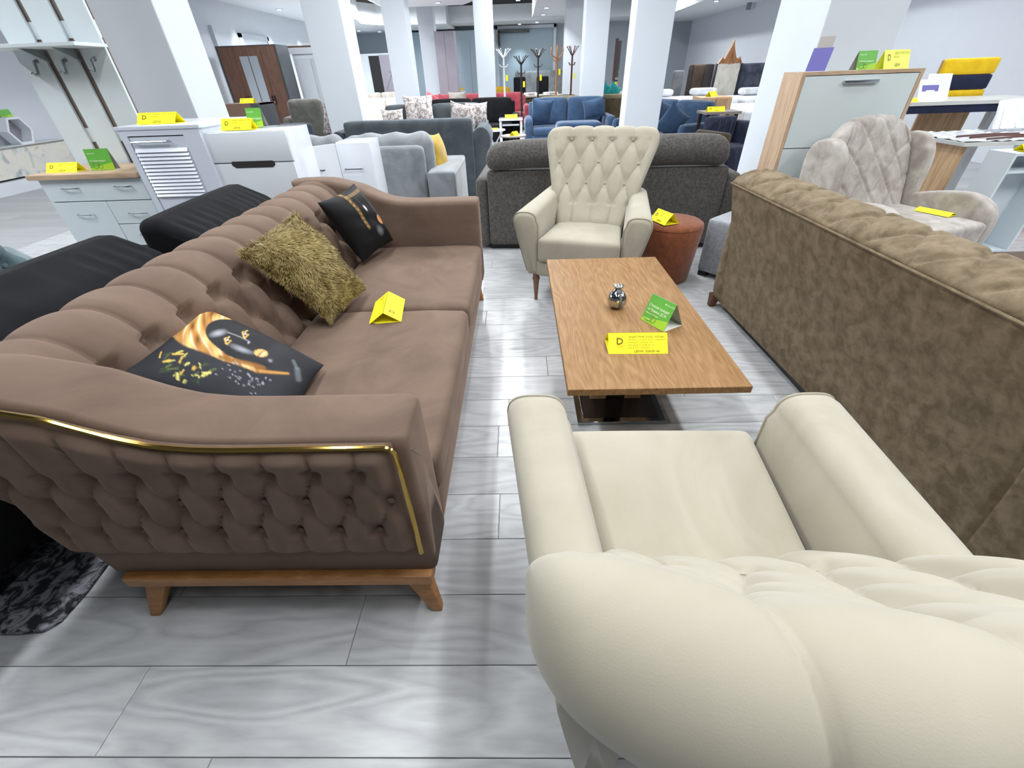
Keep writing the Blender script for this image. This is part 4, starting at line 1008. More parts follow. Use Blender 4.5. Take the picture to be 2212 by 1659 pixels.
# ------------------------------------------------------------------ left of the aisle: black sofa, rug, teal armchair
def black_sofa():
    t = thing('sofa', 'black sofa with quilted back cushions, back to back with the brown sofa', 'sofa', (-1.75, 1.35, 0))
    K = lambda o: keep(o, t)
    K(MB().hexa([(-1.78, 0.42, 0.12), (-1.585, 0.42, 0.12), (-1.585, 2.40, 0.12), (-1.78, 2.40, 0.12)], [(-1.52, 0.42, 0.60), (-1.37, 0.42, 0.60), (-1.37, 2.40, 0.60), (-1.52, 2.40, 0.60)]).build('back_panel', 'black_fabric', t, bevel=0.03, seg=3))
    K(soft('arm', -2.35, -1.60, 0.42, 0.60, 0.10, 0.58, 0.04, 'black_fabric', t, n=10))
    K(soft('arm', -2.35, -1.60, 2.22, 2.40, 0.10, 0.58, 0.04, 'black_fabric', t, n=10))
    K(soft('seat_cushion', -2.35, -1.62, 0.61, 2.21, 0.12, 0.44, 0.04, 'black_fabric', t, n=10))
    for x in (-2.3, -1.72):
        for y in (0.47, 2.33): K(box('foot', x, x+0.05, y-0.025, y+0.025, 0.0, 0.125, 'black_plastic', t))
    def q1(p, s):  # vertical stitched channels on the rear face
        q = p.copy(); m = np.clip((s[:, 0]+0.15)*2.2, 0, 1)
        k = 0.010*(1-np.abs(np.sin(p[:, 1]*PI/0.062))**0.4)*m; q[:, 0] -= k; q[:, 2] -= k*(s[:, 2] > 0.2)+0.06*np.clip(s[:, 0]+0.3, 0, 1.3)*np.clip(s[:, 2], 0, 1); return q
    for (a, b, x0, x1, zt_, rz) in ((0.42, 1.655, -1.665, -1.40, 0.845, -0.02), (1.75, 2.50, -1.59, -1.34, 0.858, 0.04)):
        n = 70
        o = soft('back_cushion', x0, x1, a, b, 0.50, zt_, 0.045, 'black_fabric', t, n=n, fn=q1, rot=R3(0, 0, rz), puff=(0.006, 0, 0.01)); K(o)
black_sofa()
def rug():
    pts = [(-2.3, 0.54), (-1.95, 0.545), (-1.66, 0.548), (-1.50, 0.55), (-1.435, 0.556), (-1.405, 0.585), (-1.40, 0.68), (-1.41, 0.80), (-1.40, 1.0), (-1.40, 1.3), (-2.3, 1.3)]
    V = []; o = MB().prism(pts, 'z', 0.001, 0.014).build('snakeskin_rug', 'snake_rug', None, bevel=0.004, seg=1)
    tag(o, 'dark grey snakeskin-patterned rug on the floor behind the brown sofa', 'rug')
rug()
def teal_chair():
    t = thing('armchair', 'teal button-tufted velvet armchair cut off at the left edge', 'armchair', (-2.69, 1.68, 0), R(238))
    n = 70; th = np.linspace(0, 1, n)
    mid = lambda h: (0.0-0.05*h, 0.10+0.65*h)
    W = lambda h: 0.46
    def tf(x, s): return tuft(x, -(s-0.13), 0.17, 0.30, w=0.25)
    o, P, rows, Sx, uu, Lt = slab_back('backrest', mid, 0.10, W, 'teal_velvet', t, nu=90, nf=80, corner=0.16, tf=tf, amp=0.035, nend=8)
    o.location = (0, 0, 0)
    soft('arm', -0.50, -0.34, -0.62, -0.05, 0.08, 0.60, 0.07, 'teal_velvet', t, n=10)
    soft('arm', 0.34, 0.50, -0.62, -0.05, 0.08, 0.60, 0.07, 'teal_velvet', t, n=10)
    soft('seat', -0.34, 0.34, -0.62, -0.08, 0.15, 0.44, 0.05, 'teal_velvet', t, n=10)
    b0 = None
    for s_, us in ((0.13, (-2, -1, 0, 1, 2)), (0.28, (-1.5, -.5, .5, 1.5)), (0.43, (-2, -1, 0, 1, 2))):
        for q in us:
            jj = [j for j, r_ in enumerate(rows) if r_[0] == 'f']; j = min(jj, key=lambda j: abs(Sx[0, j]-s_)); i = int(np.argmin(np.abs(P[:, j, 0]-q*0.17)))
            p = P[i, j]
            if b0 is None: b = b0 = MB().lathe([(0, -0.003), (0.012, 0), (0.008, 0.006), (0, 0.007)], 10).build('button', 'teal_velvet', t, smooth=True)
            else: b = bpy.data.objects.new('button', b0.data); COL.objects.link(b); b.parent = t
            b.location = (p[0], p[1]+0.004, p[2]); b.rotation_euler = (-R(85), 0, 0)
    for x in (-.42, .42):
        for y in (-0.06, -0.56): MB().lathe([(0.014, 0), (0.022, 0.1)], 10, (x, y)).build('leg', 'bentwood_dark', t, smooth=True)
teal_chair()
# ------------------------------------------------------------------ white case furniture on the left
def handle_bar(mb, x0, x1, y, z, r=0.005, off=0.028):
    mb.tube([(x0, y, z), (x0, y-off, z), (x1, y-off, z), (x1, y, z)], r, 6)
def dresser():
    t = thing('dresser', 'white dresser with a pale oak top and small chrome handles', 'dresser', (-2.79, 3.2, 0)); K = lambda o: keep(o, t)
    K(box('top_board', -3.20, -2.468, 2.97, 3.40, 0.825, 0.855, 'oak_flat', t, bevel=0.004))
    K(box('carcass', -3.165, -2.472, 3.018, 3.39, 0.06, 0.825, 'white_melamine', t))
    K(box('plinth', -3.15, -2.45, 3.04, 3.38, 0.0, 0.06, 'white_melamine', t))
    fr = [('drawer', -3.163, -2.472, 0.688, 0.820, [(-3.03, -2.92, 0.768), (-2.67, -2.56, 0.772)]), ('door', -3.163, -2.792, 0.07, 0.682, [(-3.03, -2.92, 0.602)]),
          ('drawer', -2.787, -2.472, 0.535, 0.682, [(-2.67, -2.55, 0.604)]), ('drawer', -2.787, -2.472, 0.385, 0.530, [(-2.67, -2.55, 0.46)]), ('drawer', -2.787, -2.472, 0.07, 0.380, [(-2.67, -2.55, 0.3)])]
    for nm, a, b, z0, z1, hs in fr:
        o = K(box(nm, a, b, 3.0, 3.018, z0, z1, 'white_melamine', t, bevel=0.0015, seg=1))
        for (hx0, hx1, hz) in hs:
            mb = MB(); mb.tube([(hx0, 3.002, hz), (hx0+0.006, 2.982, hz), (hx0+0.03, 2.974, hz), (hx1-0.03, 2.974, hz), (hx1-0.006, 2.982, hz), (hx1, 3.002, hz)], [0.006, .005, .0035, .0035, .005, .006], 8)
            mb.build('handle', 'chrome', o, smooth=True)
dresser()
def hook_panel():
    t = thing('hallway_rack', 'tall white hallway panel with a shelf and three coat hooks behind the dresser', 'coat rack', (-2.92, 3.44, 0)); K = lambda o: keep(o, t)
    xs = [(-3.235, -3.055), (-3.012, -2.847), (-2.802, -2.63)]
    for a, b in xs: K(box('panel_board', a, b, 3.425, 3.443, 0.0, 2.25, 'white_melamine', t, bevel=0.001, seg=1))
    for z in (0.99, 1.56): K(box('cross_rail', -3.235, -2.63, 3.4435, 3.450, z, z+0.085, 'white_melamine', t))
    K(box('cross_rail', -3.235, -2.63, 3.4435, 3.450, 2.1, 2.18, 'white_melamine', t)); K(box('cross_rail', -3.235, -2.63, 3.4435, 3.450, 0.3, 0.38, 'white_melamine', t))
    K(box('back_liner', -3.235, -2.63, 3.451, 3.457, 0.0, 2.25, 'taupe_board', t))
    K(box('hat_shelf', -3.30, -2.605, 3.17, 3.424, 1.508, 1.526, 'white_melamine', t, bevel=0.001, seg=1))
    for x in (-3.03, -2.82): K(MB().prism([(3.25, 1.508), (3.424, 1.508), (3.424, 1.44)], 'x', x-0.004, x+0.004).build('bracket', 'brushed_steel', t))
    for x in (-3.03, -2.82): K(MB().box(x-0.008, x+0.008, 3.40, 3.42, 1.526, 1.545).build('screw_block', 'taupe_board', t))
    for x in (-3.115, -2.925, -2.73):
        K(MB().tube([(x, 3.424, 1.452), (x, 3.40, 1.448), (x+0.002, 3.392, 1.41), (x, 3.385, 1.385), (x-0.004, 3.365, 1.378), (x-0.01, 3.352, 1.39)], [0.012, 0.009, 0.008, 0.008, 0.007, 0.008], 8).build('coat_hook', 'brushed_steel', t, smooth=True))
hook_panel()
def shift(o, root, dx, dy, dz=0):
    o.location = (dx-root.location.x, dy-root.location.y, dz-root.location.z); return o
def louver_cabinet():
    t = thing('cabinet', 'tall white cabinet with a louvred door and one chrome bar handle', 'cabinet', (-2.17, 3.23, 0)); K = lambda o: shift(o, t, 0.083, -0.17)
    K(box('carcass', -2.535, -2.035, 3.172, 3.72, 0.0, 1.085, 'white_lacquer', t))
    K(box('top_board', -2.55, -2.02, 3.145, 3.73, 1.085, 1.105, 'white_lacquer', t, bevel=0.003))
    K(MB().box(-2.535, -2.495, 3.15, 3.172, 0.0, 1.085).box(-2.14, -2.035, 3.15, 3.172, 0.0, 1.085).box(-2.495, -2.14, 3.15, 3.172, 1.054, 1.085).build('front_frame', 'white_lacquer', t))
    K(box('reveal', -2.495, -2.14, 3.168, 3.173, 1.0, 1.054, 'groove_dark', t))
    d = K(box('door', -2.491, -2.144, 3.156, 3.170, 0.02, 1.048, 'white_lacquer', t, bevel=0.002, seg=1))
    mb = MB(); mb.tube([(-2.468, 3.157, 1.023), (-2.468, 3.13, 1.023), (-2.245, 3.13, 1.023), (-2.245, 3.157, 1.023)], 0.0065, 8); mb.build('handle', 'chrome', d, smooth=True)
    z = 0.985
    for i in range(13):
        MB().hexa([(-2.483, 3.157, z-0.020), (-2.152, 3.157, z-0.020), (-2.152, 3.140, z-0.020), (-2.483, 3.140, z-0.020)], [(-2.483, 3.157, z), (-2.152, 3.157, z), (-2.152, 3.152, z), (-2.483, 3.152, z)]).build('slat', 'white_lacquer', d)
        z -= 0.0215
louver_cabinet()
def gloss_chest():
    t = thing('chest', 'white high-gloss chest with a dark oval handle slot', 'chest of drawers', (-1.70, 3.2, 0)); K = lambda o: shift(o, t, 0.30, -0.70, 0.066)
    K(box('carcass', -2.26, -1.735, 3.722, 4.05, 0.0, 0.995, 'white_gloss', t, bevel=0.003))
    y = 3.70
    K(MB().prism([(y, 0.824), (3.722, 0.824), (3.722, 0.996), (y+0.006, 0.996), (y, 0.985)], 'x', -2.26, -1.735).build('drawer', 'white_gloss', t, bevel=0.003))
    K(MB().box(-2.26, -1.735, y, 3.722, 0.40, 0.818).build('drawer', 'white_gloss', t, bevel=0.003)); K(MB().box(-2.26, -1.735, y, 3.722, 0.02, 0.394).build('drawer', 'white_gloss', t, bevel=0.003))
    pts = [(-2.13, 0.830), (-1.868, 0.830), (-1.857, 0.822), (-1.857, 0.806), (-1.875, 0.792), (-2.116, 0.792), (-2.135, 0.806), (-2.138, 0.822)]
    K(MB().prism(pts, 'y', y-0.002, y+0.006).build('handle_slot', 'groove_dark', t))
gloss_chest()
def bedside():
    t = thing('cabinet', 'small white cabinet with an open side door and slim bar handle', 'cabinet', (-1.28, 3.85, 0)); K = lambda o: keep(o, t)
    K(box('carcass', -1.408, -1.148, 3.717, 3.98, 0.0, 0.909, 'white_gloss', t, bevel=0.002)); dr = K(box('drawer', -1.408, -1.148, 3.70, 3.717, 0.02, 0.903, 'white_gloss', t, bevel=0.002))
    mb = MB(); handle_bar(mb, -1.368, -1.232, 3.70, 0.726); mb.build('handle', 'chrome', dr, smooth=True)
    d = MB().hexa([(-1.410, 3.70, 0.02), (-1.551, 3.538, 0.02), (-1.563, 3.548, 0.02), (-1.422, 3.71, 0.02)], [(-1.410, 3.70, 0.903), (-1.551, 3.538, 0.903), (-1.563, 3.548, 0.903), (-1.422, 3.71, 0.903)]).build('door', 'white_gloss', t, bevel=0.001, seg=1); K(d)
    MB().tube([(-1.52, 3.574, 0.74), (-1.505, 3.56, 0.74), (-1.488, 3.58, 0.74)], 0.005, 6).build('handle', 'black_metal', d, smooth=True)
bedside()
def low_unit():
    t = thing('tv_unit', 'low white unit with a marbled front along the far left wall', 'cabinet', (-8.02, 7.4, 0)); K = lambda o: keep(o, t)
    K(box('carcass', -8.18, -7.90, 6.2, 8.35, 0.2, 0.585, 'marble_front', t)); K(box('top_board', -8.18, -7.88, 6.15, 8.4, 0.585, 0.61, 'white_melamine', t)); K(box('edge_strip', -7.885, -7.875, 6.15, 8.4, 0.588, 0.60, 'taupe_board', t))
    K(box('base_slab', -8.18, -7.86, 6.2, 7.65, 0.0, 0.17, 'white_wall', t))
    h = thing('hexagon_shelf', 'white hexagonal box shelf standing on the low unit at the far left', 'shelf', (-8.0, 7.72, 0.61), R(0))
    o = []; inn = []
    for k in range(6):
        a = PI/3*k; o.append((0.21*math.cos(a), 0.182+0.21*math.sin(a))); inn.append((0.175*math.cos(a), 0.182+0.175*math.sin(a)))
    mb = MB()
    for k in range(6):
        p, q, r_, s_ = o[k], o[(k+1) % 6], inn[(k+1) % 6], inn[k]
        mb.hexa([(-0.07, p[0], p[1]), (-0.07, q[0], q[1]), (-0.07, r_[0], r_[1]), (-0.07, s_[0], s_[1])], [(0.10, p[0], p[1]), (0.10, q[0], q[1]), (0.10, r_[0], r_[1]), (0.10, s_[0], s_[1])])
    mb.build('frame', 'white_gloss', h)
    MB().prism([(q[0], q[1]) for q in inn], 'x', -0.07, -0.065).build('back_board', 'mauve_panel', h)
    green_card('small green leaflet stand on top of the white hexagonal shelf', (-7.97, 7.72, 0.975), R(80), 0.17, 0.10, 0.02)
    b = MB().lathe([(0.02, 0), (0.08, 0.02), (0.10, 0.08), (0.08, 0.14), (0.02, 0.16)], 12, (-8.0, 7.25)).build('pine_cone', 'bentwood_dark', None, smooth=True); b.location.z = 0.61
    tag(b, 'brown round cone ornament on the low marbled unit at the left edge', 'ornament')
low_unit()
# ------------------------------------------------------------------ price cards on the case furniture (left)
def small_card(label, loc, rz, ln=0.20, hb=0.045, h=0.055, m='card_yellow'):
    global CARD0
    if 'CARD0' not in globals() or CARD0 is None:
        CARD0 = tent('price_card', label, loc, rz, 0.20, 0.045, 0.055, lines=L_SMALL); CARD0['group'] = 'yellow folded price cards'; return CARD0
    c = dup(CARD0, loc, rz, label, 'yellow folded price cards'); c.scale = (ln/0.20, hb/0.045, h/0.055)
    for q in list(c.children):
        if m != 'card_yellow' and q.name.startswith('folded_card'):
            q.data = q.data.copy(); q.data.materials[0] = MATS[m]
    return c
CARD0 = None
small_card('yellow price card on the oak top of the white dresser', (-3.03, 3.10, 0.855), R(3), 0.20, 0.05, 0.045)
small_card('yellow price card on top of the louvred cabinet', (-2.28, 3.15, 1.106), R(2), 0.24, 0.06, 0.06)
small_card('yellow price card in front of the green leaflet stand on the gloss chest', (-1.745, 3.07, 1.064), R(0), 0.19, 0.045, 0.06)
G_SM = [('Стоков кредит', 0.014, 0.08, 0.40, 'ink_white'), ('Банка ДСК', 0.009, 0.08, 0.75, 'ink_white')]
green_card('green leaflet stand on the dresser beside the coat panel', (-2.775, 3.10, 0.855), R(6), 0.15, 0.125, 0.02, lines=G_SM)
green_card('pale green leaflet stand on the gloss chest behind a yellow card', (-1.70, 3.19, 1.064), R(-10), 0.11, 0.105, 0.02, lines=G_SM)
# ------------------------------------------------------------------ shoe cabinet (right) and cards on it
def shoe_cabinet():
    t = thing('shoe_cabinet', 'tall shoe cabinet with white flap doors and a pale oak case', 'cabinet', (2.34, 3.67, 0)); K = lambda o: keep(o, t)
    x0, x1, y = 1.935, 2.745, 3.55
    K(box('side_panel', x0, x0+0.024, y, 3.80, 0.0, 1.228, 'oak_light', t)); K(box('side_panel', x1-0.024, x1, y, 3.80, 0.0, 1.228, 'oak_light', t))
    K(box('top_board', x0, x1, y, 3.80, 1.228, 1.248, 'oak_flat', t)); K(box('back_panel', x0+0.024, x1-0.024, 3.78, 3.795, 0.0, 1.228, 'white_mint', t))
    K(box('carcass', x0+0.024, x1-0.024, y+0.024, 3.78, 0.0, 1.22, 'white_mint', t))
    for z0, z1, hz in ((0.795, 1.224, 1.192), (0.37, 0.789, 0.745), (0.0, 0.364, 0.32)):
        d = K(box('flap_door', x0+0.026, x1-0.026, y+0.002, y+0.022, z0, z1, 'white_mint', t, bevel=0.001, seg=1))
        MB().box(2.225 if hz > 1 else 2.14, 2.455 if hz > 1 else 2.33, y-0.022, y+0.004, hz-0.016, hz+0.004).build('handle', 'chrome', d, bevel=0.003)
shoe_cabinet()
green_card('green leaflet stand on top of the white and oak shoe cabinet', (2.375, 3.60, 1.248), R(3), 0.13, 0.105, 0.03, lines=G_SM)
small_card('pale yellow price card at the right end of the shoe cabinet top', (2.585, 3.66, 1.248), R(-4), 0.16, 0.06, 0.105, 'card_pale')
def violet_holder():
    t = thing('leaflet_holder', 'violet and white leaflet holder at the left end of the shoe cabinet top', 'card', (2.08, 3.66, 1.248), R(-45))
    MB().hexa([(-0.06, -0.03, 0), (0.06, -0.03, 0), (0.06, -0.027, 0), (-0.06, -0.027, 0)], [(-0.06, 0.015, 0.13), (0.06, 0.015, 0.13), (0.06, 0.018, 0.13), (-0.06, 0.018, 0.13)]).build('front_face', 'card_violet', t)
    MB().hexa([(-0.045, 0.0, 0), (0.045, 0.0, 0), (0.045, 0.003, 0), (-0.045, 0.003, 0)], [(-0.045, 0.03, 0.19), (0.045, 0.03, 0.19), (0.045, 0.033, 0.19), (-0.045, 0.033, 0.19)]).build('leaflet', 'card_grey', t)
    MB().box(-0.06, 0.06, -0.03, 0.05, 0, 0.002).build('base', 'card_white', t)
violet_holder()
# ------------------------------------------------------------------ right background: wrapped tables, headboard, shelf, toy, stool
def right_stuff():
    t = thing('table', 'dark-edged wrapped table against the right, posters standing on it', 'table', (4.2, 5.15, 0))
    box('table_top', -0.62, 0.95, -0.30, 0.30, 0.935, 0.965, 'marble_pale', t); box('apron', -0.60, 0.93, -0.29, 0.29, 0.87, 0.935, 'navy_fabric', t)
    for x in (-0.55, 0.88):
        for y in (-0.25, 0.25): box('leg', x-0.03, x+0.03, y-0.03, y+0.03, 0, 0.87, 'white_melamine', t)
    t = thing('headboard', 'yellow padded headboard panel with a navy middle stripe', 'headboard', (4.75, 5.52, 0.0), R(-4))
    for z0, z1, m in ((0.93, 1.02, 'yellow_headboard'), (1.02, 1.15, 'navy_fabric'), (1.15, 1.29, 'yellow_headboard')):
        soft('padded_band', -0.30, 0.22, -0.03, 0.03, z0, z1, 0.02, m, t, n=6)
    box('frame_board', -0.30, 0.22, 0.03, 0.05, 0.0, 1.28, 'oak_board', t)
    for i, (x, y, h, lab) in enumerate(((4.02, 5.02, 0.17, 'framed navy and white poster leaning at the front of the dark-edged table'), (4.17, 5.14, 0.21, 'white wrapped picture leaning behind the navy poster'))):
        p = thing('poster', lab, 'picture', (x, y, 0.965), R(-14))
        MB().hexa([(-0.10, -0.06, 0), (0.10, -0.06, 0), (0.10, -0.05, 0), (-0.10, -0.05, 0)], [(-0.10, 0.05, h), (0.10, 0.05, h), (0.10, 0.06, h), (-0.10, 0.06, h)]).build('board', 'plastic_wrap', p)
        if i == 0:
            MB().hexa([(-0.075, -0.038, 0.03), (0.06, -0.038, 0.03), (0.06, -0.034, 0.03), (-0.075, -0.034, 0.03)], [(-0.075, 0.018, 0.125), (0.06, 0.018, 0.125), (0.06, 0.022, 0.125), (-0.075, 0.022, 0.125)]).build('print', 'card_violet', p)
            MB().hexa([(-0.04, -0.028, 0.05), (0.03, -0.028, 0.05), (0.03, -0.026, 0.05), (-0.04, -0.026, 0.05)], [(-0.04, -0.006, 0.085), (0.03, -0.006, 0.085), (0.03, -0.004, 0.085), (-0.04, -0.004, 0.085)]).build('print_figure', 'card_white', p)
    small_card('yellow price card at the left end of the dark-edged table', (3.78, 4.94, 0.966), R(5), 0.16, 0.05, 0.03)
    t = thing('table', 'wrapped glossy dining table with wooden side panels', 'table', (4.05, 4.15, 0))
    box('table_top', -0.50, 0.72, -0.30, 0.40, 0.725, 0.75, 'marble_pale', t)
    box('side_panel', -0.42, -0.395, -0.22, 0.30, 0.0, 0.725, 'oak_board', t); MB().box(-0.42, -0.12, 0.1, 0.125, 0, 0.725).build('end_panel', 'oak_board', t)
    box('rail', -0.12, 0.66, 0.30, 0.33, 0.64, 0.725, 'stool_wood', t)
    for x in (0.62,): box('leg', x, x+0.05, -0.25, -0.2, 0, 0.725, 'stool_wood', t); box('leg', x, x+0.05, 0.3, 0.35, 0, 0.725, 'stool_wood', t)
    g = np.random.default_rng(8)
    V = []; F = []; nx, ny = 26, 20
    for i in range(nx):
        for j in range(ny):
            x = -0.48+1.16*i/(nx-1); y = -0.28+0.66*j/(ny-1)
            V.append((x+g.normal(0, .004), y+g.normal(0, .004), 0.752+abs(g.normal(0, 0.006))+0.05*max(0, i/nx-0.5)*abs(math.sin(i*1.7+j*0.6))))
            if i and j: F.append(((i-1)*ny+j-1, i*ny+j-1, i*ny+j, (i-1)*ny+j))
    o = pym('plastic_wrapping', V, F, 'plastic_wrap', t); sm = o.modifiers.new('s', 'SOLIDIFY'); sm.thickness = 0.001
    for i, (x, y, r_) in enumerate(((-0.1, -0.1, 0.2), (-0.14, -0.02, 0.15), (-0.05, -0.2, 0.1))):
        MB().tube([(x-0.25, y-0.05, 0.768), (x+0.05, y, 0.772), (x+0.32, y+0.02, 0.768)], 0.008, 6).build('wrapped_lath', 'stool_wood', t)
    t = thing('wrapped_panel', 'clear-plastic wrapped glass panel standing behind the wrapped table', 'panel', (4.50, 4.36, 0.785), R(4))
    MB().hexa([(-0.34, -0.02, 0.0), (0.36, -0.02, 0), (0.36, 0.0, 0), (-0.34, 0.0, 0)], [(-0.26, 0.12, 0.20), (0.50, 0.12, 0.25), (0.50, 0.14, 0.25), (-0.26, 0.14, 0.20)]).build('panel', 'plastic_wrap', t)
    for k in range(5):
        MB().hexa([(-0.30+0.14*k, -0.028, 0.01), (-0.28+0.14*k, -0.028, 0.01), (-0.28+0.14*k, -0.022, 0.01), (-0.30+0.14*k, -0.022, 0.01)], [(-0.22+0.14*k, 0.112, 0.20), (-0.21+0.14*k, 0.112, 0.20), (-0.21+0.14*k, 0.118, 0.20), (-0.22+0.14*k, 0.118, 0.20)]).build('fold', 'white_gloss', t)
    t = thing('stool', 'dark red-brown wooden stool with splayed legs under the wrapped table', 'stool', (4.35, 5.15, 0))
    MB().lathe([(0.15, 0.60), (0.17, 0.61), (0.17, 0.64), (0.15, 0.65)], 20).build('seat', 'stool_wood', t, smooth=True)
    for k in range(4):
        a = PI/4+k*PI/2; MB().tube([(0.10*math.cos(a), 0.10*math.sin(a), 0.60), (0.2*math.cos(a), 0.2*math.sin(a), 0.0)], [0.016, 0.012], 8).build('leg', 'stool_wood', t, smooth=True)
    t = thing('shelf_unit', 'small white shelf unit with two open compartments', 'shelf', (3.80, 3.55, 0.0), R(4))
    MB().box(-0.24, 0.20, -0.10, 0.10, 0.715, 0.733).box(-0.24, -0.222, -0.10, 0.10, 0, 0.715).box(0.182, 0.20, -0.10, 0.10, 0, 0.715).box(-0.222, 0.182, -0.10, 0.10, 0.0, 0.018).box(-0.222, 0.182, -0.10, 0.10, 0.60, 0.615).build('carcass', 'white_melamine', t)
    box('back_board', -0.222, 0.182, 0.085, 0.10, 0.018, 0.715, 'white_column', t)
    small_card('yellow price card on the small white shelf unit at the right edge', (3.77, 3.50, 0.735), R(-12), 0.22, 0.06, 0.045)
    t = thing('toy_car', 'glossy red plastic ride-on toy car with dark windows at the right edge', 'toy', (5.45, 4.50, 0), R(25))
    prof = [(-0.42, 0.08), (-0.44, 0.16), (-0.40, 0.24), (-0.28, 0.30), (-0.16, 0.42), (0.0, 0.47), (0.22, 0.46), (0.36, 0.34), (0.44, 0.28), (0.46, 0.10)]
    pr, _ = smoothline(prof, 30, 2)
    P = np.zeros((12, 30, 3))
    for i, s in enumerate(np.linspace(-1, 1, 12)):
        k = (1-abs(s)**4)**0.5 if abs(s) < 1 else 0.5
        P[i, :, 0] = pr[:, 0]*(0.85+0.15*k); P[i, :, 1] = s*0.2; P[i, :, 2] = 0.08+(pr[:, 1]-0.08)*(0.7+0.3*k)
    grid('body', P, 'red_plastic', t, closev=True, capu=True)
    for x, z, a, b in ((-0.27, 0.31, 0.07, 0.03), (-0.1, 0.36, 0.10, 0.06), (-0.36, 0.2, 0.05, 0.03)):
        for sd in (-1, 1):
            MB().lathe([(0.0, -0.004), (1.0, -0.002), (1.0, 0.002), (0, 0.004)], 16).build('window', 'dark_window', t); o = t.children[-1]; o.scale = (a, b, 1); o.location = (x, sd*0.196, z); o.rotation_euler = (PI/2, 0.3, 0)
    for x in (-0.28, 0.28):
        for sd in (-1, 1):
            o = MB().lathe([(0.08, -0.03), (0.085, 0.0), (0.08, 0.03)], 18).build('wheel', 'black_plastic', t, smooth=True); o.rotation_euler = (PI/2, 0, 0); o.location = (x, sd*0.17, 0.085)
    t = thing('bench', 'flat taupe upholstered bench top at the right edge beyond the suede sofa', 'bench', (3.0, 2.0, 0))
    soft('seat', -0.32, 0.42, -0.35, 0.42, 0.30, 0.40, 0.015, 'taupe_dark', t, n=8)
    for x in (-0.27, 0.37):
        for y in (-0.3, 0.37): box('leg', x-0.02, x+0.02, y-0.02, y+0.02, 0, 0.30, 'black_metal', t)
right_stuff()
# ------------------------------------------------------------------ sofas and chairs of the middle and far rows
def generic_sofa(label, loc, rz, w_, d, h, m, sh=0.42, aw=0.16, ah=0.60, ncush=2, back_t=0.2, mback=None, legs=True, group=None, round_arm=False, puff=0.02, channels=0, name='sofa', low_back=False):
    """local +y is the way it faces, origin at floor under the middle"""
    t = thing(name, label, 'sofa' if name == 'sofa' else name, loc, rz, group); mb = mback or m
    a = w_/2
    soft('base', -a+0.01, a-0.01, -d/2+0.02, d/2-0.02, 0.10, sh-0.12, 0.02, m, t, n=5)
    for s in (-1, 1):
        x0, x1 = (-a, -a+aw) if s < 0 else (a-aw, a)
        soft('arm', x0, x1, -d/2+0.04, d/2, 0.06, ah, aw*0.45 if round_arm else 0.035, m, t, n=7)
    soft('back_frame', -a+aw*0.6, a-aw*0.6, -d/2, -d/2+0.12, 0.10, h-0.06 if not low_back else ah, 0.035, mb, t, n=6)
    iw = (2*a-2*aw)/ncush
    for k in range(ncush):
        x0 = -a+aw+iw*k
        soft('seat_cushion', x0+0.004, x0+iw-0.004, -d/2+back_t, d/2-0.01, sh-0.13, sh, 0.035, m, t, puff=(0, 0, 0.01), n=7)
        if channels:
            f = lambda p, s: p-np.stack([0*p[:, 0], -0.018*(1-np.abs(np.sin(p[:, 0]*PI/channels))**0.5)*np.clip(s[:, 1], 0, 1), 0*p[:, 0]], 1)
            soft('back_cushion', x0+0.004, x0+iw-0.004, -d/2+0.06, -d/2+back_t+0.04, sh-0.02, h, 0.06, m, t, puff=(0, 0.02, 0.01), n=26, fn=f)
        else: soft('back_cushion', x0+0.004, x0+iw-0.004, -d/2+0.06, -d/2+back_t+0.04, sh-0.02, h, 0.06, m, t, puff=(0, puff, 0.01), n=8)
    if legs:
        for x in (-a+0.08, a-0.08):
            for y in (-d/2+0.08, d/2-0.08): MB().lathe([(0.016, 0), (0.022, 0.1)], 8, (x, y)).build('leg', 'bentwood_dark', t, smooth=True)
    return t
def cushion(label, c, w_, h, th, m, rz=0, tilt=0.3, roll=0, name='cushion', group=None):
    M = Matrix.Rotation(rz, 3, 'Z') @ Matrix.Rotation(tilt, 3, 'X') @ Matrix.Rotation(roll, 3, 'Y')
    cs = [Vector(c)+M @ Vector(p) for p in ((w_/2, 0, -h/2), (-w_/2, 0, -h/2), (-w_/2, 0, h/2), (w_/2, 0, h/2))]
    o, _, _ = pillow(name, [tuple(q) for q in cs], th, m, n=16, pinch=0.16)
    # origin at the cushion centre
    o.data.transform(Matrix.Translation(-Vector(c))); o.location = c
    tag(o, label, 'cushion', group); return o
# grey corner sofa and its cushions, seen from behind
def grey_l():
    t = thing('sofa', 'light grey velvet sofa seen from behind, left of the charcoal sofa', 'sofa', (-1.6, 4.7, 0)); K = lambda o: keep(o, t)
    K(soft('back_panel', -2.40, -0.855, 4.28, 4.42, 0.05, 0.80, 0.055, 'grey_velvet', t, n=14)); K(soft('arm', -0.835, -0.575, 4.20, 5.20, 0.04, 0.60, 0.03, 'grey_velvet', t, n=12))
    K(soft('seat_cushion', -2.4, -0.85, 4.42, 5.2, 0.12, 0.44, 0.04, 'grey_velvet', t, n=10)); K(soft('arm', -2.56, -2.4, 4.25, 5.2, 0.04, 0.60, 0.03, 'grey_velvet', t, n=8))
    def wob(p, s): return p+np.stack([0*p[:, 0], 0.006*np.sin(p[:, 0]*34), 0.010*np.sin(p[:, 0]*26)*np.clip(s[:, 2], 0, 1)], 1)
    K(soft('back_cushion', -1.60, -0.79, 4.40, 4.62, 0.44, 0.885, 0.09, 'grey_velvet', t, n=26, fn=wob, puff=(0, 0.02, 0.0)))
    K(soft('back_cushion', -2.39, -1.63, 4.40, 4.62, 0.44, 0.885, 0.09, 'grey_velvet', t, n=26, fn=wob, puff=(0, 0.02, 0.0)))
grey_l()
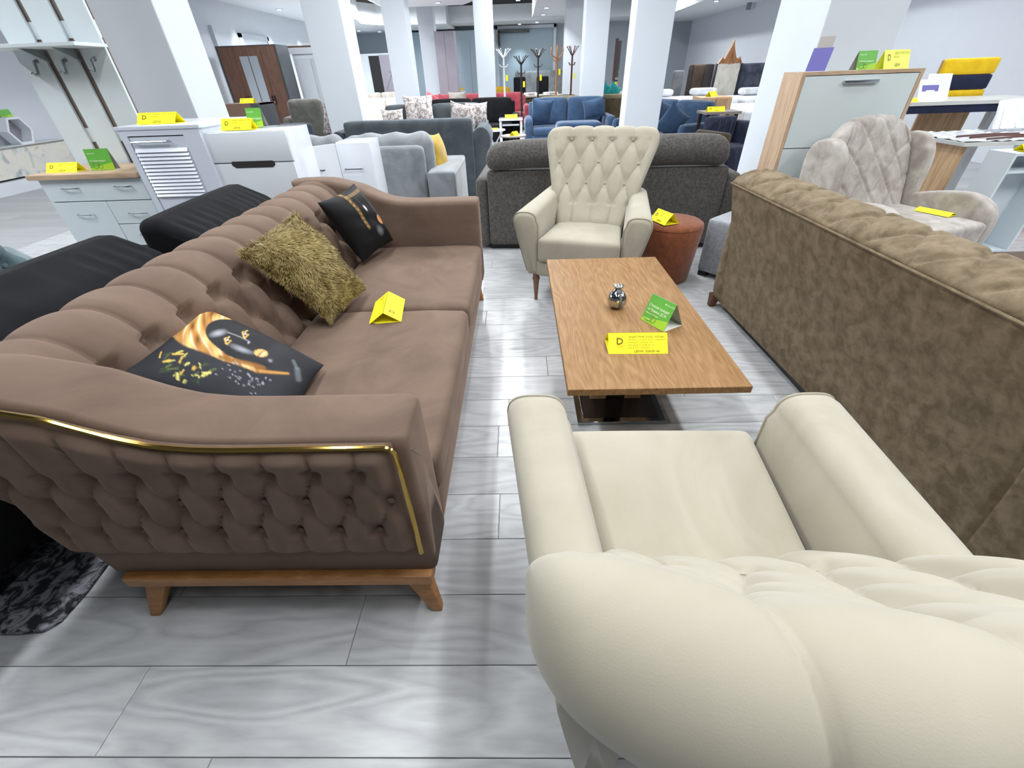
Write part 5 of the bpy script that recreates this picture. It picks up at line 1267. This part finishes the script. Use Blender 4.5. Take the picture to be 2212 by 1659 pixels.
cushion('mustard yellow cushion standing on the light grey sofa by its arm', (-0.80, 4.72, 0.66), 0.40, 0.40, 0.14, 'mustard_fabric', R(80), -0.2, 0.1)
def dark_grey_high():
    t = thing('sofa', 'dark grey velvet sofa with a tall flat back, second row from the front', 'sofa', (-1.29, 6.2, 0)); K = lambda o: keep(o, t)
    K(soft('back_panel', -2.05, -0.53, 5.75, 5.95, 0.05, 0.895, 0.04, 'grey_velvet_dark', t, n=14))
    K(soft('seat_cushion', -2.03, -0.55, 5.95, 6.7, 0.10, 0.44, 0.04, 'grey_velvet_dark', t, n=8))
    for x0, x1 in ((-0.545, -0.32), (-2.26, -2.035)):
        out, _ = smoothline([(x0+0.02, 0.05), (x1-0.04, 0.05), (x1-0.03, 0.55), (x1, 0.66), (x1-0.02, 0.76), ((x0+x1)/2, 0.81), (x0+0.01, 0.76), (x0, 0.66)], 26, 1)
        K(MB().prism([tuple(q) for q in out], 'y', 5.80, 6.5).build('arm', 'grey_velvet_dark', t, bevel=0.012))
dark_grey_high()
FL = 'floral cushions on the grey sofas behind'
generic_sofa('grey sofa with floral cushions behind the tall dark grey sofa', (-1.60, 9.2, 0), PI, 2.1, 0.85, 0.88, 'grey_velvet_dark', ncush=2)
cushion('large pale floral cushion on the back of the grey sofa, left of the middle', (-1.83, 9.35, 0.78), 0.55, 0.50, 0.14, 'floral_fabric', 0.1, -0.1)
cushion('floral cushion at the right end of the grey sofa, nearest the small tables', (-0.97, 8.93, 0.67), 0.52, 0.46, 0.14, 'floral_fabric', -0.3, 0.1, 0.2)
cushion('flat floral cushion lying left of the large floral one', (-2.28, 9.1, 0.64), 0.40, 0.40, 0.14, 'floral_fabric', 0.1, -0.1)
cushion('second floral cushion standing behind the right-hand one', (-0.74, 9.12, 0.70), 0.42, 0.40, 0.12, 'floral_fabric', 0.3, 0.1)
generic_sofa('black sofa beyond the grey sofa with floral cushions', (-1.0, 10.9, 0), PI, 2.1, 0.9, 0.88, 'black_fabric', ncush=2)
generic_sofa('cream tufted sofa far left beside the second white column', (-3.55, 13.4, 0), PI, 1.9, 0.9, 0.86, 'cream_fabric', ncush=2, channels=0.16)
generic_sofa('red sofa with ribbed back cushions and curved arms', (-1.15, 14.2, 0), PI, 3.0, 0.95, 0.86, 'red_fabric', ncush=3, channels=0.07, round_arm=True)
generic_sofa('grey sofa with ribbed cushions behind the red sofa', (-2.05, 17.8, 0), PI, 2.6, 0.9, 0.86, 'grey_velvet', ncush=2, channels=0.08)
generic_sofa('ochre yellow sofa in the farthest row', (-1.5, 20.4, 0), PI, 2.7, 0.9, 0.88, 'mustard_fabric', ncush=3)
generic_sofa('beige sofa in the far left row', (-5.1, 18.9, 0), PI, 2.4, 0.9, 0.86, 'beige_fabric', ncush=2)
def turn(label):  # sofas that face the camera instead
    o = [q for q in COL.objects if q.get('label') == label][0]; o.rotation_euler[2] = PI; return o
cushion('pink cushion at the left end of the red sofa', (-2.35, 14.0, 0.72), 0.42, 0.38, 0.14, 'pink_fabric', 0.2, 0.1, 0.5)
cushion('light pink cushion beside the darker pink one on the red sofa', (-2.02, 14.0, 0.70), 0.36, 0.34, 0.12, 'red_fabric', -0.2, 0.1, 0.3)
cushion('beige cushion on the red sofa next to the pink cushions', (-1.62, 13.95, 0.73), 0.50, 0.42, 0.14, 'beige_fabric', 0.0, 0.1)
generic_sofa('blue sofa facing the aisle with two cushions and a matching footstool', (1.02, 9.95, 0), PI, 1.75, 0.9, 0.88, 'blue_fabric', ncush=2, round_arm=True)
cushion('blue cushion at the left end of the blue sofa', (0.48, 9.78, 0.68), 0.42, 0.42, 0.14, 'blue_fabric', 0.15, 0.25, 0.1)
cushion('blue cushion at the right end of the blue sofa', (1.50, 9.80, 0.70), 0.42, 0.34, 0.14, 'blue_fabric', -0.2, 0.2, -0.2)
def footstool():
    t = thing('footstool', 'blue padded footstool in front of the blue sofa', 'stool', (1.02, 8.35, 0))
    soft('seat', -0.36, 0.38, -0.22, 0.22, 0.28, 0.62, 0.06, 'blue_fabric', t, n=8)
    for x in (-.3, .32):
        for y in (-.16, .16): MB().lathe([(0.014, 0), (0.02, 0.29)], 8, (x, y)).build('leg', 'bentwood_dark', t)
footstool()
generic_sofa('blue sofa turned towards the left with three loose cushions', (2.48, 8.4, 0), R(118), 1.75, 0.85, 0.86, 'blue_fabric', ncush=2, round_arm=True)
for i, (x, y, z, rz, lab) in enumerate(((2.13, 8.65, 0.64, 0.2, 'blue cushion leaning on the turned blue sofa, leftmost of three'), (2.38, 8.4, 0.66, 0.5, 'blue cushion leaning on the turned blue sofa, middle of three'), (2.47, 7.9, 0.60, 0.2, 'blue cushion on the turned blue sofa, rightmost and lowest of three'))):
    cushion(lab, (x, y, z), 0.44, 0.42, 0.14, 'blue_fabric', rz, 0.2, 0.35 if i < 2 else 0.6)
generic_sofa('olive sofa with dark rear panel behind the blue sofa', (1.45, 11.6, 0), 0, 2.2, 0.9, 0.86, 'olive_fabric', ncush=2, mback='olive_dark')
generic_sofa('dark olive sofa right behind the red sofa', (1.05, 13.75, 0), 0, 1.35, 0.85, 0.80, 'olive_dark', ncush=2, mback='olive_dark')
for i, (x, lab) in enumerate(((2.02, 'turquoise cushion, leftmost of three behind the olive sofa'), (2.2, 'turquoise cushion, middle of three behind the olive sofa'), (2.4, 'turquoise cushion, rightmost of three behind the olive sofa'))):
    cushion(lab, (x, 12.75, 0.86), 0.34, 0.32, 0.12, 'turquoise_fabric', 0.3, 0.1, 0.6)
generic_sofa('beige sofa carrying the turquoise cushions', (2.45, 13.2, 0), PI, 1.5, 0.85, 0.84, 'beige_fabric', ncush=2)
def recliner():
    t = thing('armchair', 'grey-green padded recliner in front of the brown wardrobe', 'armchair', (-3.75, 9.1, 0), R(12))
    soft('backrest', -0.36, 0.22, -0.14, 0.14, 0.40, 1.04, 0.08, 'grey_armchair', t, n=10); soft('arm', -0.52, -0.36, -0.1, 0.7, 0.0, 0.78, 0.07, 'grey_armchair', t, n=8); soft('arm', 0.22, 0.42, -0.1, 0.7, 0.0, 0.72, 0.07, 'grey_armchair', t, n=8)
    soft('seat', -0.36, 0.22, 0, 0.7, 0.1, 0.46, 0.05, 'grey_armchair', t, n=6); soft('lower_back', -0.36, 0.4, -0.18, 0.0, 0.0, 0.42, 0.05, 'grey_armchair', t, n=6)
    t = thing('armchair', 'dark grey rounded armchair half hidden behind the first column', 'armchair', (-2.80, 8.1, 0), R(-15))
    soft('backrest', -0.25, 0.2, -0.14, 0.1, 0.0, 0.95, 0.10, 'grey_armchair', t, n=8); soft('seat', -0.25, 0.2, 0.1, 0.6, 0.1, 0.45, 0.05, 'grey_armchair', t, n=6)
    cushion('tall floral cushion leaning between the two grey armchairs', (-3.1, 8.35, 0.80), 0.30, 0.55, 0.14, 'floral_fabric', 0.3, 0.0, 0.25)
recliner()
def desk_board():
    t = thing('desk', 'brown desk panel with a dark side behind the white chests', 'desk', (-3.6, 6.2, 0))
    box('front_panel', -0.26, 0.32, -0.02, 0.02, 0.0, 1.095, 'brown_board', t); box('side_panel', 0.32, 0.42, -0.02, 0.4, 0.0, 1.09, 'dark_grey_board', t); box('desk_top', -0.26, 0.42, 0.02, 0.45, 1.075, 1.09, 'brown_board', t)
    small_card('yellow price card on the brown desk panel near the wardrobe', (-3.33, 6.25, 1.096), 0, 0.17, 0.05, 0.05)
    t = thing('box', 'black box on a shelf between left column and wardrobe', 'box', (-6.0, 8.6, 0)); box('body', -0.16, 0.24, -0.15, 0.15, 0.0, 1.02, 'black_plastic', t, bevel=0.01)
    t = thing('ottoman', 'dark navy ottoman in front of the mirrored wardrobe', 'stool', (-3.35, 7.2, 0)); soft('body', -0.2, 0.28, -0.2, 0.2, 0.0, 0.80, 0.06, 'navy_fabric', t, n=6)
desk_board()
def wardrobe():
    t = thing('wardrobe', 'brown walnut wardrobe with two mirror doors and dark grey sides', 'wardrobe', (-5.56, 11.3, 0)); K = lambda o: keep(o, t)
    K(box('carcass', -6.18, -4.93, 11.02, 11.6, 0, 1.92, 'dark_grey_board', t)); xs = [-6.10, -5.72, -5.53, -5.34, -5.02]
    xs = [-6.14, -5.83, -5.545, -5.26, -4.965]
    for i in range(4):
        d = K(box('door', xs[i]+0.003, xs[i+1]-0.003, 11.0, 11.02, 0.06, 1.90, 'walnut', t))
        if i in (1, 2): box('mirror', (xs[i]+0.10) if i == 1 else xs[i]+0.008, xs[i+1]-0.008 if i == 1 else xs[i+1]-0.10, 10.992, 11.0, 0.10, 1.74, 'mirror', d)
        hx = xs[i+1]-0.03 if i in (0,) else (xs[i]+0.03 if i in (1, 3) else xs[i+1]-0.03)
        MB().box(hx-0.006, hx+0.006, 10.965, 11.0, 0.90, 1.06).build('handle', 'black_metal', d)
    t = thing('wardrobe', 'white ornate wardrobe right of the brown one', 'wardrobe', (-4.6, 12.2, 0)); K = lambda o: keep(o, t)
    K(box('carcass', -5.05, -4.25, 12.0, 12.6, 0, 1.78, 'white_gloss', t, bevel=0.01)); K(box('cornice', -5.10, -4.2, 11.94, 12.6, 1.78, 1.90, 'white_gloss', t, bevel=0.02)); K(box('cornice_trim', -5.10, -4.2, 11.95, 12.6, 1.90, 1.93, 'brown_board', t))
    for a, b in ((-5.0, -4.66), (-4.64, -4.3)): K(box('door', a, b, 11.975, 12.0, 0.05, 1.7, 'white_column', t, bevel=0.008))
    t = thing('wardrobe', 'mauve-grey sliding wardrobe with a dark mirror door, far left', 'wardrobe', (-4.6, 18.6, 0)); K = lambda o: keep(o, t)
    K(box('carcass', -6.3, -4.35, 20.2, 20.8, 0, 2.05, 'white_column', t)); K(box('mirror_door', -5.6, -5.2, 20.17, 20.2, 0, 1.98, 'black_plastic', t)); K(box('sliding_door', -5.2, -4.4, 20.16, 20.2, 0, 2.0, 'mauve_panel', t))
    for (x0, z0, x1, z1) in ((-5.1, 0.9, -4.7, 1.6), (-4.9, 1.5, -4.45, 1.1), (-5.0, 0.5, -4.6, 1.1)): K(MB().tube([(x0, 20.155, z0), (x1, 20.155, z1)], 0.008, 4).build('line_inlay', 'brushed_steel', t))
    for i, (x, y, w_, h, m, lab) in enumerate(((-2.0, 15.2, 0.55, 2.3, 'mauve_panel', 'tall mauve wardrobe panel beside the third left column'), (-1.42, 16.6, 0.6, 2.15, 'blue_wall', 'pale blue-grey wardrobe left of the middle column'))):
        t = thing('wardrobe', lab, 'wardrobe', (x, y, 0)); box('carcass', -w_/2, w_/2, 0.02, 0.5, 0, h, m, t); box('door', -w_/2, -0.003, 0, 0.02, 0.04, h-0.02, m, t); box('door', 0.003, w_/2, 0, 0.02, 0.04, h-0.02, m, t)
wardrobe()
# small tables in the aisle
def small_tables():
    t = thing('side_table', 'tall square white side table carrying a yellow card', 'table', (-0.13, 10.2, 0))
    box('table_top', -0.24, 0.24, -0.24, 0.24, 0.53, 0.56, 'white_gloss', t, bevel=0.004)
    for x in (-.21, .21):
        for y in (-.21, .21): box('leg', x-.02, x+.02, y-.02, y+.02, 0, 0.53, 'white_gloss', t)
    box('lower_frame', -0.17, 0.17, -0.2, -0.17, 0.44, 0.47, 'white_gloss', t)
    small_card('yellow price card on the tall square white side table', (-0.12, 10.1, 0.56), 0, 0.25, 0.06, 0.07)
    t = thing('side_table', 'round white side table with crossed legs', 'table', (-0.42, 8.55, 0))
    MB().lathe([(0.0, 0.50), (0.21, 0.50), (0.215, 0.51), (0.21, 0.52), (0, 0.52)], 28).build('table_top', 'white_gloss', t, smooth=True)
    for k in range(3):
        a = k*2*PI/3; MB().tube([(0.16*math.cos(a), 0.16*math.sin(a), 0.5), (0, 0, 0.25), (-0.16*math.cos(a), -0.16*math.sin(a), 0)], 0.014, 6).build('leg', 'white_gloss', t)
    small_card('yellow price card on the round white side table', (-0.45, 8.52, 0.52), 0.1, 0.22, 0.06, 0.025)
    t = thing('side_table', 'round dark brown side table with a yellow card', 'table', (-0.07, 8.3, 0))
    MB().lathe([(0.0, 0.43), (0.22, 0.43), (0.225, 0.44), (0.22, 0.45), (0, 0.45)], 28).build('table_top', 'taupe_board', t, smooth=True)
    for k in range(3):
        a = 0.5+k*2*PI/3; MB().tube([(0.05*math.cos(a), 0.05*math.sin(a), 0.43), (0.18*math.cos(a), 0.18*math.sin(a), 0)], 0.014, 6).build('leg', 'bentwood_dark', t)
    small_card('yellow price card on the round dark brown side table', (-0.05, 8.25, 0.45), 0.9, 0.14, 0.06, 0.06)
    t = thing('side_table', 'oval white table with two dark trays behind the cream armchair', 'table', (2.05, 6.0, 0))
    o = MB().lathe([(0.0, 0.58), (0.3, 0.58), (0.31, 0.59), (0.30, 0.605), (0, 0.605)], 30).build('table_top', 'white_gloss', t, smooth=True); MB().lathe([(0.15, 0), (0.03, 0.03), (0.03, 0.58)], 16).build('stem', 'white_gloss', t, smooth=True)
    for y in (-0.08, 0.1): box('tray', -0.2, 0.05, y-0.05, y+0.05, 0.606, 0.618, 'quilt_navy', t, bevel=0.004)
small_tables()
# coat racks
def rack(label, x, y, h, m, style=0):
    t = thing('coat_stand', label, 'coat rack', (x, y, 0), 0.3*style, 'row of coat stands')
    MB().tube([(0, 0, 0.05), (0, 0, h-0.12)], [0.026, 0.022], 10).build('pole', m, t, smooth=True)
    for k in range(4): a = k*PI/2+0.5; MB().tube([(0, 0, 0.25), (0.16*math.cos(a), 0.16*math.sin(a), 0.14), (0.24*math.cos(a), 0.24*math.sin(a), 0.0)], [0.016, 0.014, 0.012], 6).build('foot', m, t, smooth=True)
    for k in range(6):
        a = k*PI/3+0.2; c, s = math.cos(a), math.sin(a)
        if style == 2: pts = [(0, 0, h-0.16), (0.03*c, 0.03*s, h-0.14), (0.11*c, 0.11*s, h-0.02), (0.14*c, 0.14*s, h+0.02)]
        elif style == 1: pts = [(0, 0, h-0.30), (0.13*c, 0.13*s, h-0.24), (0.17*c, 0.17*s, h-0.16), (0.15*c, 0.15*s, h-0.08)]
        else: pts = [(0, 0, h-0.18), (0.05*c, 0.05*s, h-0.13), (0.13*c, 0.13*s, h-0.04), (0.18*c, 0.18*s, h)]
        MB().tube(pts, [0.012, 0.011, 0.010, 0.013], 6).build('arm', m, t, smooth=True)
    for k in range(4):
        a = k*PI/2; c, s = math.cos(a), math.sin(a)
        MB().tube([(0, 0, h-0.34), (0.07*c, 0.07*s, h-0.34), (0.10*c, 0.10*s, h-0.29)], 0.010, 6).build('lower_hook', m, t, smooth=True)
    if style == 1: MB().lathe([(0.022, h-0.3), (0.026, h-0.2), (0.012, h-0.05), (0.0, h)], 10).build('finial', m, t, smooth=True)
    MB().box(0.04, 0.09, -0.03, -0.028, h-0.62, h-0.5).build('tag', 'card_yellow', t)
rack('white coat stand, leftmost of the five', -0.30, 12.8, 1.77, 'white_gloss')
rack('black coat stand, second from the left and lowest', 0.12, 12.9, 1.63, 'black_metal')
rack('dark brown coat stand, middle of the five', 0.54, 13.0, 1.75, 'bentwood_dark')
rack('honey brown coat stand with pointed top, fourth of the five', 0.99, 12.9, 1.85, 'bentwood_honey', 1)
rack('dark red-brown coat stand with steep arms, rightmost of the five', 1.36, 12.9, 1.76, 'bentwood_red', 2)
def office():
    for i, (x, lab) in enumerate(((0.1, 'black office chair behind the black coat stand'), (0.82, 'black office chair behind the middle coat stand'))):
        t = thing('office_chair', lab, 'chair', (x, 16.3, 0)); soft('backrest', -0.19, 0.19, -0.04, 0.04, 0.75, 1.2, 0.08, 'black_fabric', t, n=8); soft('seat', -0.24, 0.24, 0, 0.45, 0.5, 0.58, 0.04, 'black_fabric', t, n=6); MB().tube([(0, 0.2, 0.08), (0, 0.2, 0.5)], 0.03, 8).build('stem', 'black_metal', t)
        MB().box(-0.25, 0.25, 0.17, 0.23, 0.03, 0.08).box(-0.03, 0.03, -0.05, 0.45, 0.03, 0.08).build('foot', 'black_metal', t)
    t = thing('table', 'long low table with white boxes behind the coat stands', 'table', (0.80, 15.6, 0)); box('table_top', -1.1, 1.3, -0.3, 0.3, 0.70, 0.74, 'beige_fabric', t); box('front_panel', -1.08, 1.28, -0.25, -0.2, 0.0, 0.70, 'olive_dark', t); box('side_panel', -1.08, -1.04, -0.2, 0.28, 0, 0.7, 'olive_dark', t); box('side_panel', 1.24, 1.28, -0.2, 0.28, 0, 0.7, 'olive_dark', t)
    for i, (x, w_, h, m, lab) in enumerate(((-0.1, 0.32, 0.09, 'card_white', 'white carton at the left end of the long low table'), (0.42, 0.36, 0.07, 'card_white', 'flat white carton in the middle of the long low table'), (1.02, 0.36, 0.07, 'card_white', 'flat white carton right of the middle on the long low table'), (1.75, 0.34, 0.2, 'black_plastic', 'black and white carton at the right end of the long low table'))):
        t = thing('carton', lab, 'box', (x, 15.5, 0.74), R(10*i)); box('body', -w_/2, w_/2, -0.15, 0.15, 0, h, m, t)
        box('label_sheet', -w_/4, w_/4, -0.153, -0.15, 0.01, h*0.8, 'card_white' if m != 'card_white' else 'card_grey', t)
    t = thing('bed', 'dark bed with a pale headboard against the far niche', 'bed', (0.95, 20.8, 0)); soft('headboard', -1.0, 1.0, 0.7, 0.8, 0.1, 1.35, 0.05, 'grey_velvet', t, n=10); soft('mattress', -0.9, 0.9, -1.2, 0.7, 0.0, 0.55, 0.06, 'beige_fabric', t, n=6)
    t = thing('mirror', 'tall narrow dark-framed mirror between the two right columns', 'mirror', (2.65, 14.2, 0)); box('frame', -0.035, 0.035, -0.03, 0.03, 0.0, 1.95, 'bentwood_red', t); box('glass', 0.035, 0.12, -0.01, 0.01, 0.1, 1.9, 'mirror', t)
office()
# beds on the right
def beds():
    def bed(label, x, y, w_, l, hh, hm, rz=0, mz=0.55, hbw=None):
        t = thing('bed', label, 'bed', (x, y, 0), rz)
        b = (hbw or w_)/2
        box('bed_base', -w_/2, w_/2, -l/2, l/2, 0.08, mz-0.24, 'dark_grey_board', t, bevel=0.02)
        soft('mattress', -w_/2+0.02, w_/2-0.02, -l/2+0.02, l/2-0.02, mz-0.24, mz, 0.05, 'mattress_cloth', t, n=9, puff=(0, 0, 0.015))
        soft('headboard', -b, b, l/2, l/2+0.1, 0.08, hh, 0.05, hm, t, n=20, fn=(lambda p, s: p-np.stack([0*p[:, 0], -0.02*(1-np.abs(np.sin(p[:, 0]*PI/0.11))**0.5)*np.clip(-s[:, 1], 0, 1), 0*p[:, 0]], 1)) if hm == 'quilt_navy' else None)
        for sx in (-1, 1):
            for sy in (-1, 1): box('leg', sx*(w_/2-0.1)-0.03, sx*(w_/2-0.1)+0.03, sy*(l/2-0.1)-0.03, sy*(l/2-0.1)+0.03, 0, 0.08, 'black_metal', t)
        return t
    def bed2(label, x0, x1, y0, y1, mz):
        t = thing('bed', label, 'bed', ((x0+x1)/2, (y0+y1)/2, 0)); a, b = (x1-x0)/2, (y1-y0)/2
        box('bed_base', -a, a, -b, b, 0.08, mz-0.26, 'dark_grey_board', t, bevel=0.02)
        soft('mattress', -a+0.02, a-0.02, -b+0.02, b-0.02, mz-0.26, mz, 0.05, 'mattress_cloth', t, n=12, puff=(0, 0, 0.012))
        for sx in (-1, 1):
            for sy in (-1, 1): box('leg', sx*(a-0.1)-0.03, sx*(a-0.1)+0.03, sy*(b-0.1)-0.03, sy*(b-0.1)+0.03, 0, 0.08, 'black_metal', t)
    bed2('bed with a plastic-wrapped white mattress nearest the right column', 3.95, 6.0, 8.7, 10.7, 0.66)
    bed2('bed with a white mattress behind the oak cabinet', 2.95, 4.75, 10.8, 12.35, 0.74)
    bed2('bed with a white mattress in the row behind, farthest right', 4.85, 6.5, 10.8, 12.35, 0.72)
    def hb(label, x0, x1, y, z, m, ch=0, extra=None):
        t = thing('headboard', label, 'headboard', ((x0+x1)/2, y, 0)); a = (x1-x0)/2
        fn = (lambda p, s: p-np.stack([0*p[:, 0], -0.02*(1-np.abs(np.sin(p[:, 0]*PI/ch))**0.5)*np.clip(-s[:, 1], 0, 1), 0*p[:, 0]], 1)) if ch else None
        soft('panel', -a, a, -0.06, 0.06, 0.0, z, 0.05, m, t, n=24 if ch else 8, fn=fn)
        if extra:
            for u0, u1 in extra: soft('side_pad', a*u0, a*u1, -0.09, -0.05, 0.3, z-0.01, 0.015, 'bentwood_dark', t, n=4)
    hb('small grey headboard left of the brown one', 3.86, 4.12, 12.9, 1.24, 'grey_velvet')
    hb('dark brown striped headboard left of the ivory tufted one', 4.16, 4.73, 12.7, 1.345, 'brown_headboard', 0, ((-1.0, -0.7), (0.25, 1.0)))
    hb('blue-grey headboard with vertical channels, right of the ivory tufted one', 5.38, 6.2, 12.7, 1.33, 'quilt_navy', 0.075)
    t = thing('headboard', 'ivory tufted headboard with a carved brown pointed crest', 'headboard', (5.06, 12.62, 0), R(0)); t.scale = (0.66, 1, 0.985)
    def tfm(p, s): return p-np.stack([0*p[:, 0], -0.03*(1-tuft(p[:, 0], p[:, 2], 0.13, 0.2, w=0.3))*np.clip(-s[:, 1], 0, 1), 0*p[:, 0]], 1)
    soft('tufted_panel', -0.42, 0.42, -0.05, 0.05, 0.1, 1.38, 0.05, 'cream_fabric', t, n=36, fn=tfm)
    pts = [(-0.44, 1.34), (-0.30, 1.46), (-0.20, 1.45), (-0.10, 1.62), (-0.04, 1.70), (0.0, 1.82), (0.04, 1.70), (0.10, 1.60), (0.20, 1.46), (0.30, 1.46), (0.44, 1.34), (0.3, 1.36), (0.0, 1.34), (-0.3, 1.36)]
    MB().prism(pts, 'y', -0.04, 0.03).build('carved_crest', 'bentwood_honey', t, bevel=0.008)
    for x in (-0.3, 0, 0.3): MB().tube([(x-0.1, -0.05, 1.37), (x, -0.06, 1.48+0.12*(x == 0)), (x+0.1, -0.05, 1.37)], 0.015, 6).build('carved_scroll', 'bentwood_honey', t, smooth=True)
    for x in (-0.46, 0.44): box('post', x, x+0.03, -0.05, 0.05, 0, 1.36, 'navy_fabric', t)
    for i, (x, y, z, lab) in enumerate(((4.35, 12.0, 0.83, 'white pillow below the brown striped headboard'), (5.45, 11.9, 0.81, 'white pillow below the blue-grey channelled headboard'), (3.35, 12.0, 0.83, 'white pillow below the small grey headboard'))):
        o = soft('pillow', x-0.28, x+0.28, y-0.18, y+0.18, z-0.07, z+0.07, 0.07, 'mattress_cloth', None, n=8); c = Vector((x, y, z)); o.data.transform(Matrix.Translation(-c)) if False else None
        tag(o, lab, 'pillow')
    t = thing('cabinet', 'natural oak cabinet behind the turned blue sofa', 'cabinet', (3.62, 9.6, 0), R(-6)); box('carcass', -0.28, 0.26, -0.5, 0.1, 0.0, 0.85, 'oak_board', t, bevel=0.002); box('door', -0.28, -0.02, -0.52, -0.5, 0.02, 0.83, 'oak_board', t); box('door', 0.0, 0.26, -0.52, -0.5, 0.02, 0.83, 'oak_board', t)
    small_card('yellow price card on the natural oak cabinet', (3.58, 9.4, 0.85), 0.6, 0.2, 0.06, 0.08)
    t = thing('armchair', 'dark blue plaid armchair beside the natural oak cabinet', 'armchair', (2.82, 6.55, 0), R(20))
    soft('backrest', -0.24, 0.22, 0.1, 0.26, 0.2, 0.76, 0.06, 'plaid_fabric', t, n=8); soft('seat', -0.24, 0.22, -0.35, 0.1, 0.1, 0.45, 0.05, 'plaid_fabric', t, n=6); soft('arm', -0.36, -0.24, -0.35, 0.25, 0.0, 0.62, 0.05, 'olive_dark', t, n=6); soft('arm', 0.22, 0.36, -0.35, 0.25, 0.0, 0.70, 0.05, 'plaid_fabric', t, n=6)
    for x in (-0.1, 0.0, 0.1): MB().tube([(x, 0.085, 0.35), (x, 0.085, 0.72)], 0.004, 4).build('seam_line', 'quilt_navy', t)
    t = thing('side_table', 'small dark table behind the plaid armchair', 'table', (2.95, 7.35, 0)); box('table_top', -0.25, 0.25, -0.2, 0.2, 0.74, 0.77, 'taupe_board', t)
    for x in (-.2, .2):
        for y in (-.15, .15): box('leg', x-.02, x+.02, y-.02, y+.02, 0, 0.74, 'bentwood_dark', t)
    small_card('yellow price card on the small dark table behind the plaid armchair', (2.87, 7.28, 0.77), -0.1, 0.24, 0.06, 0.06)
beds()
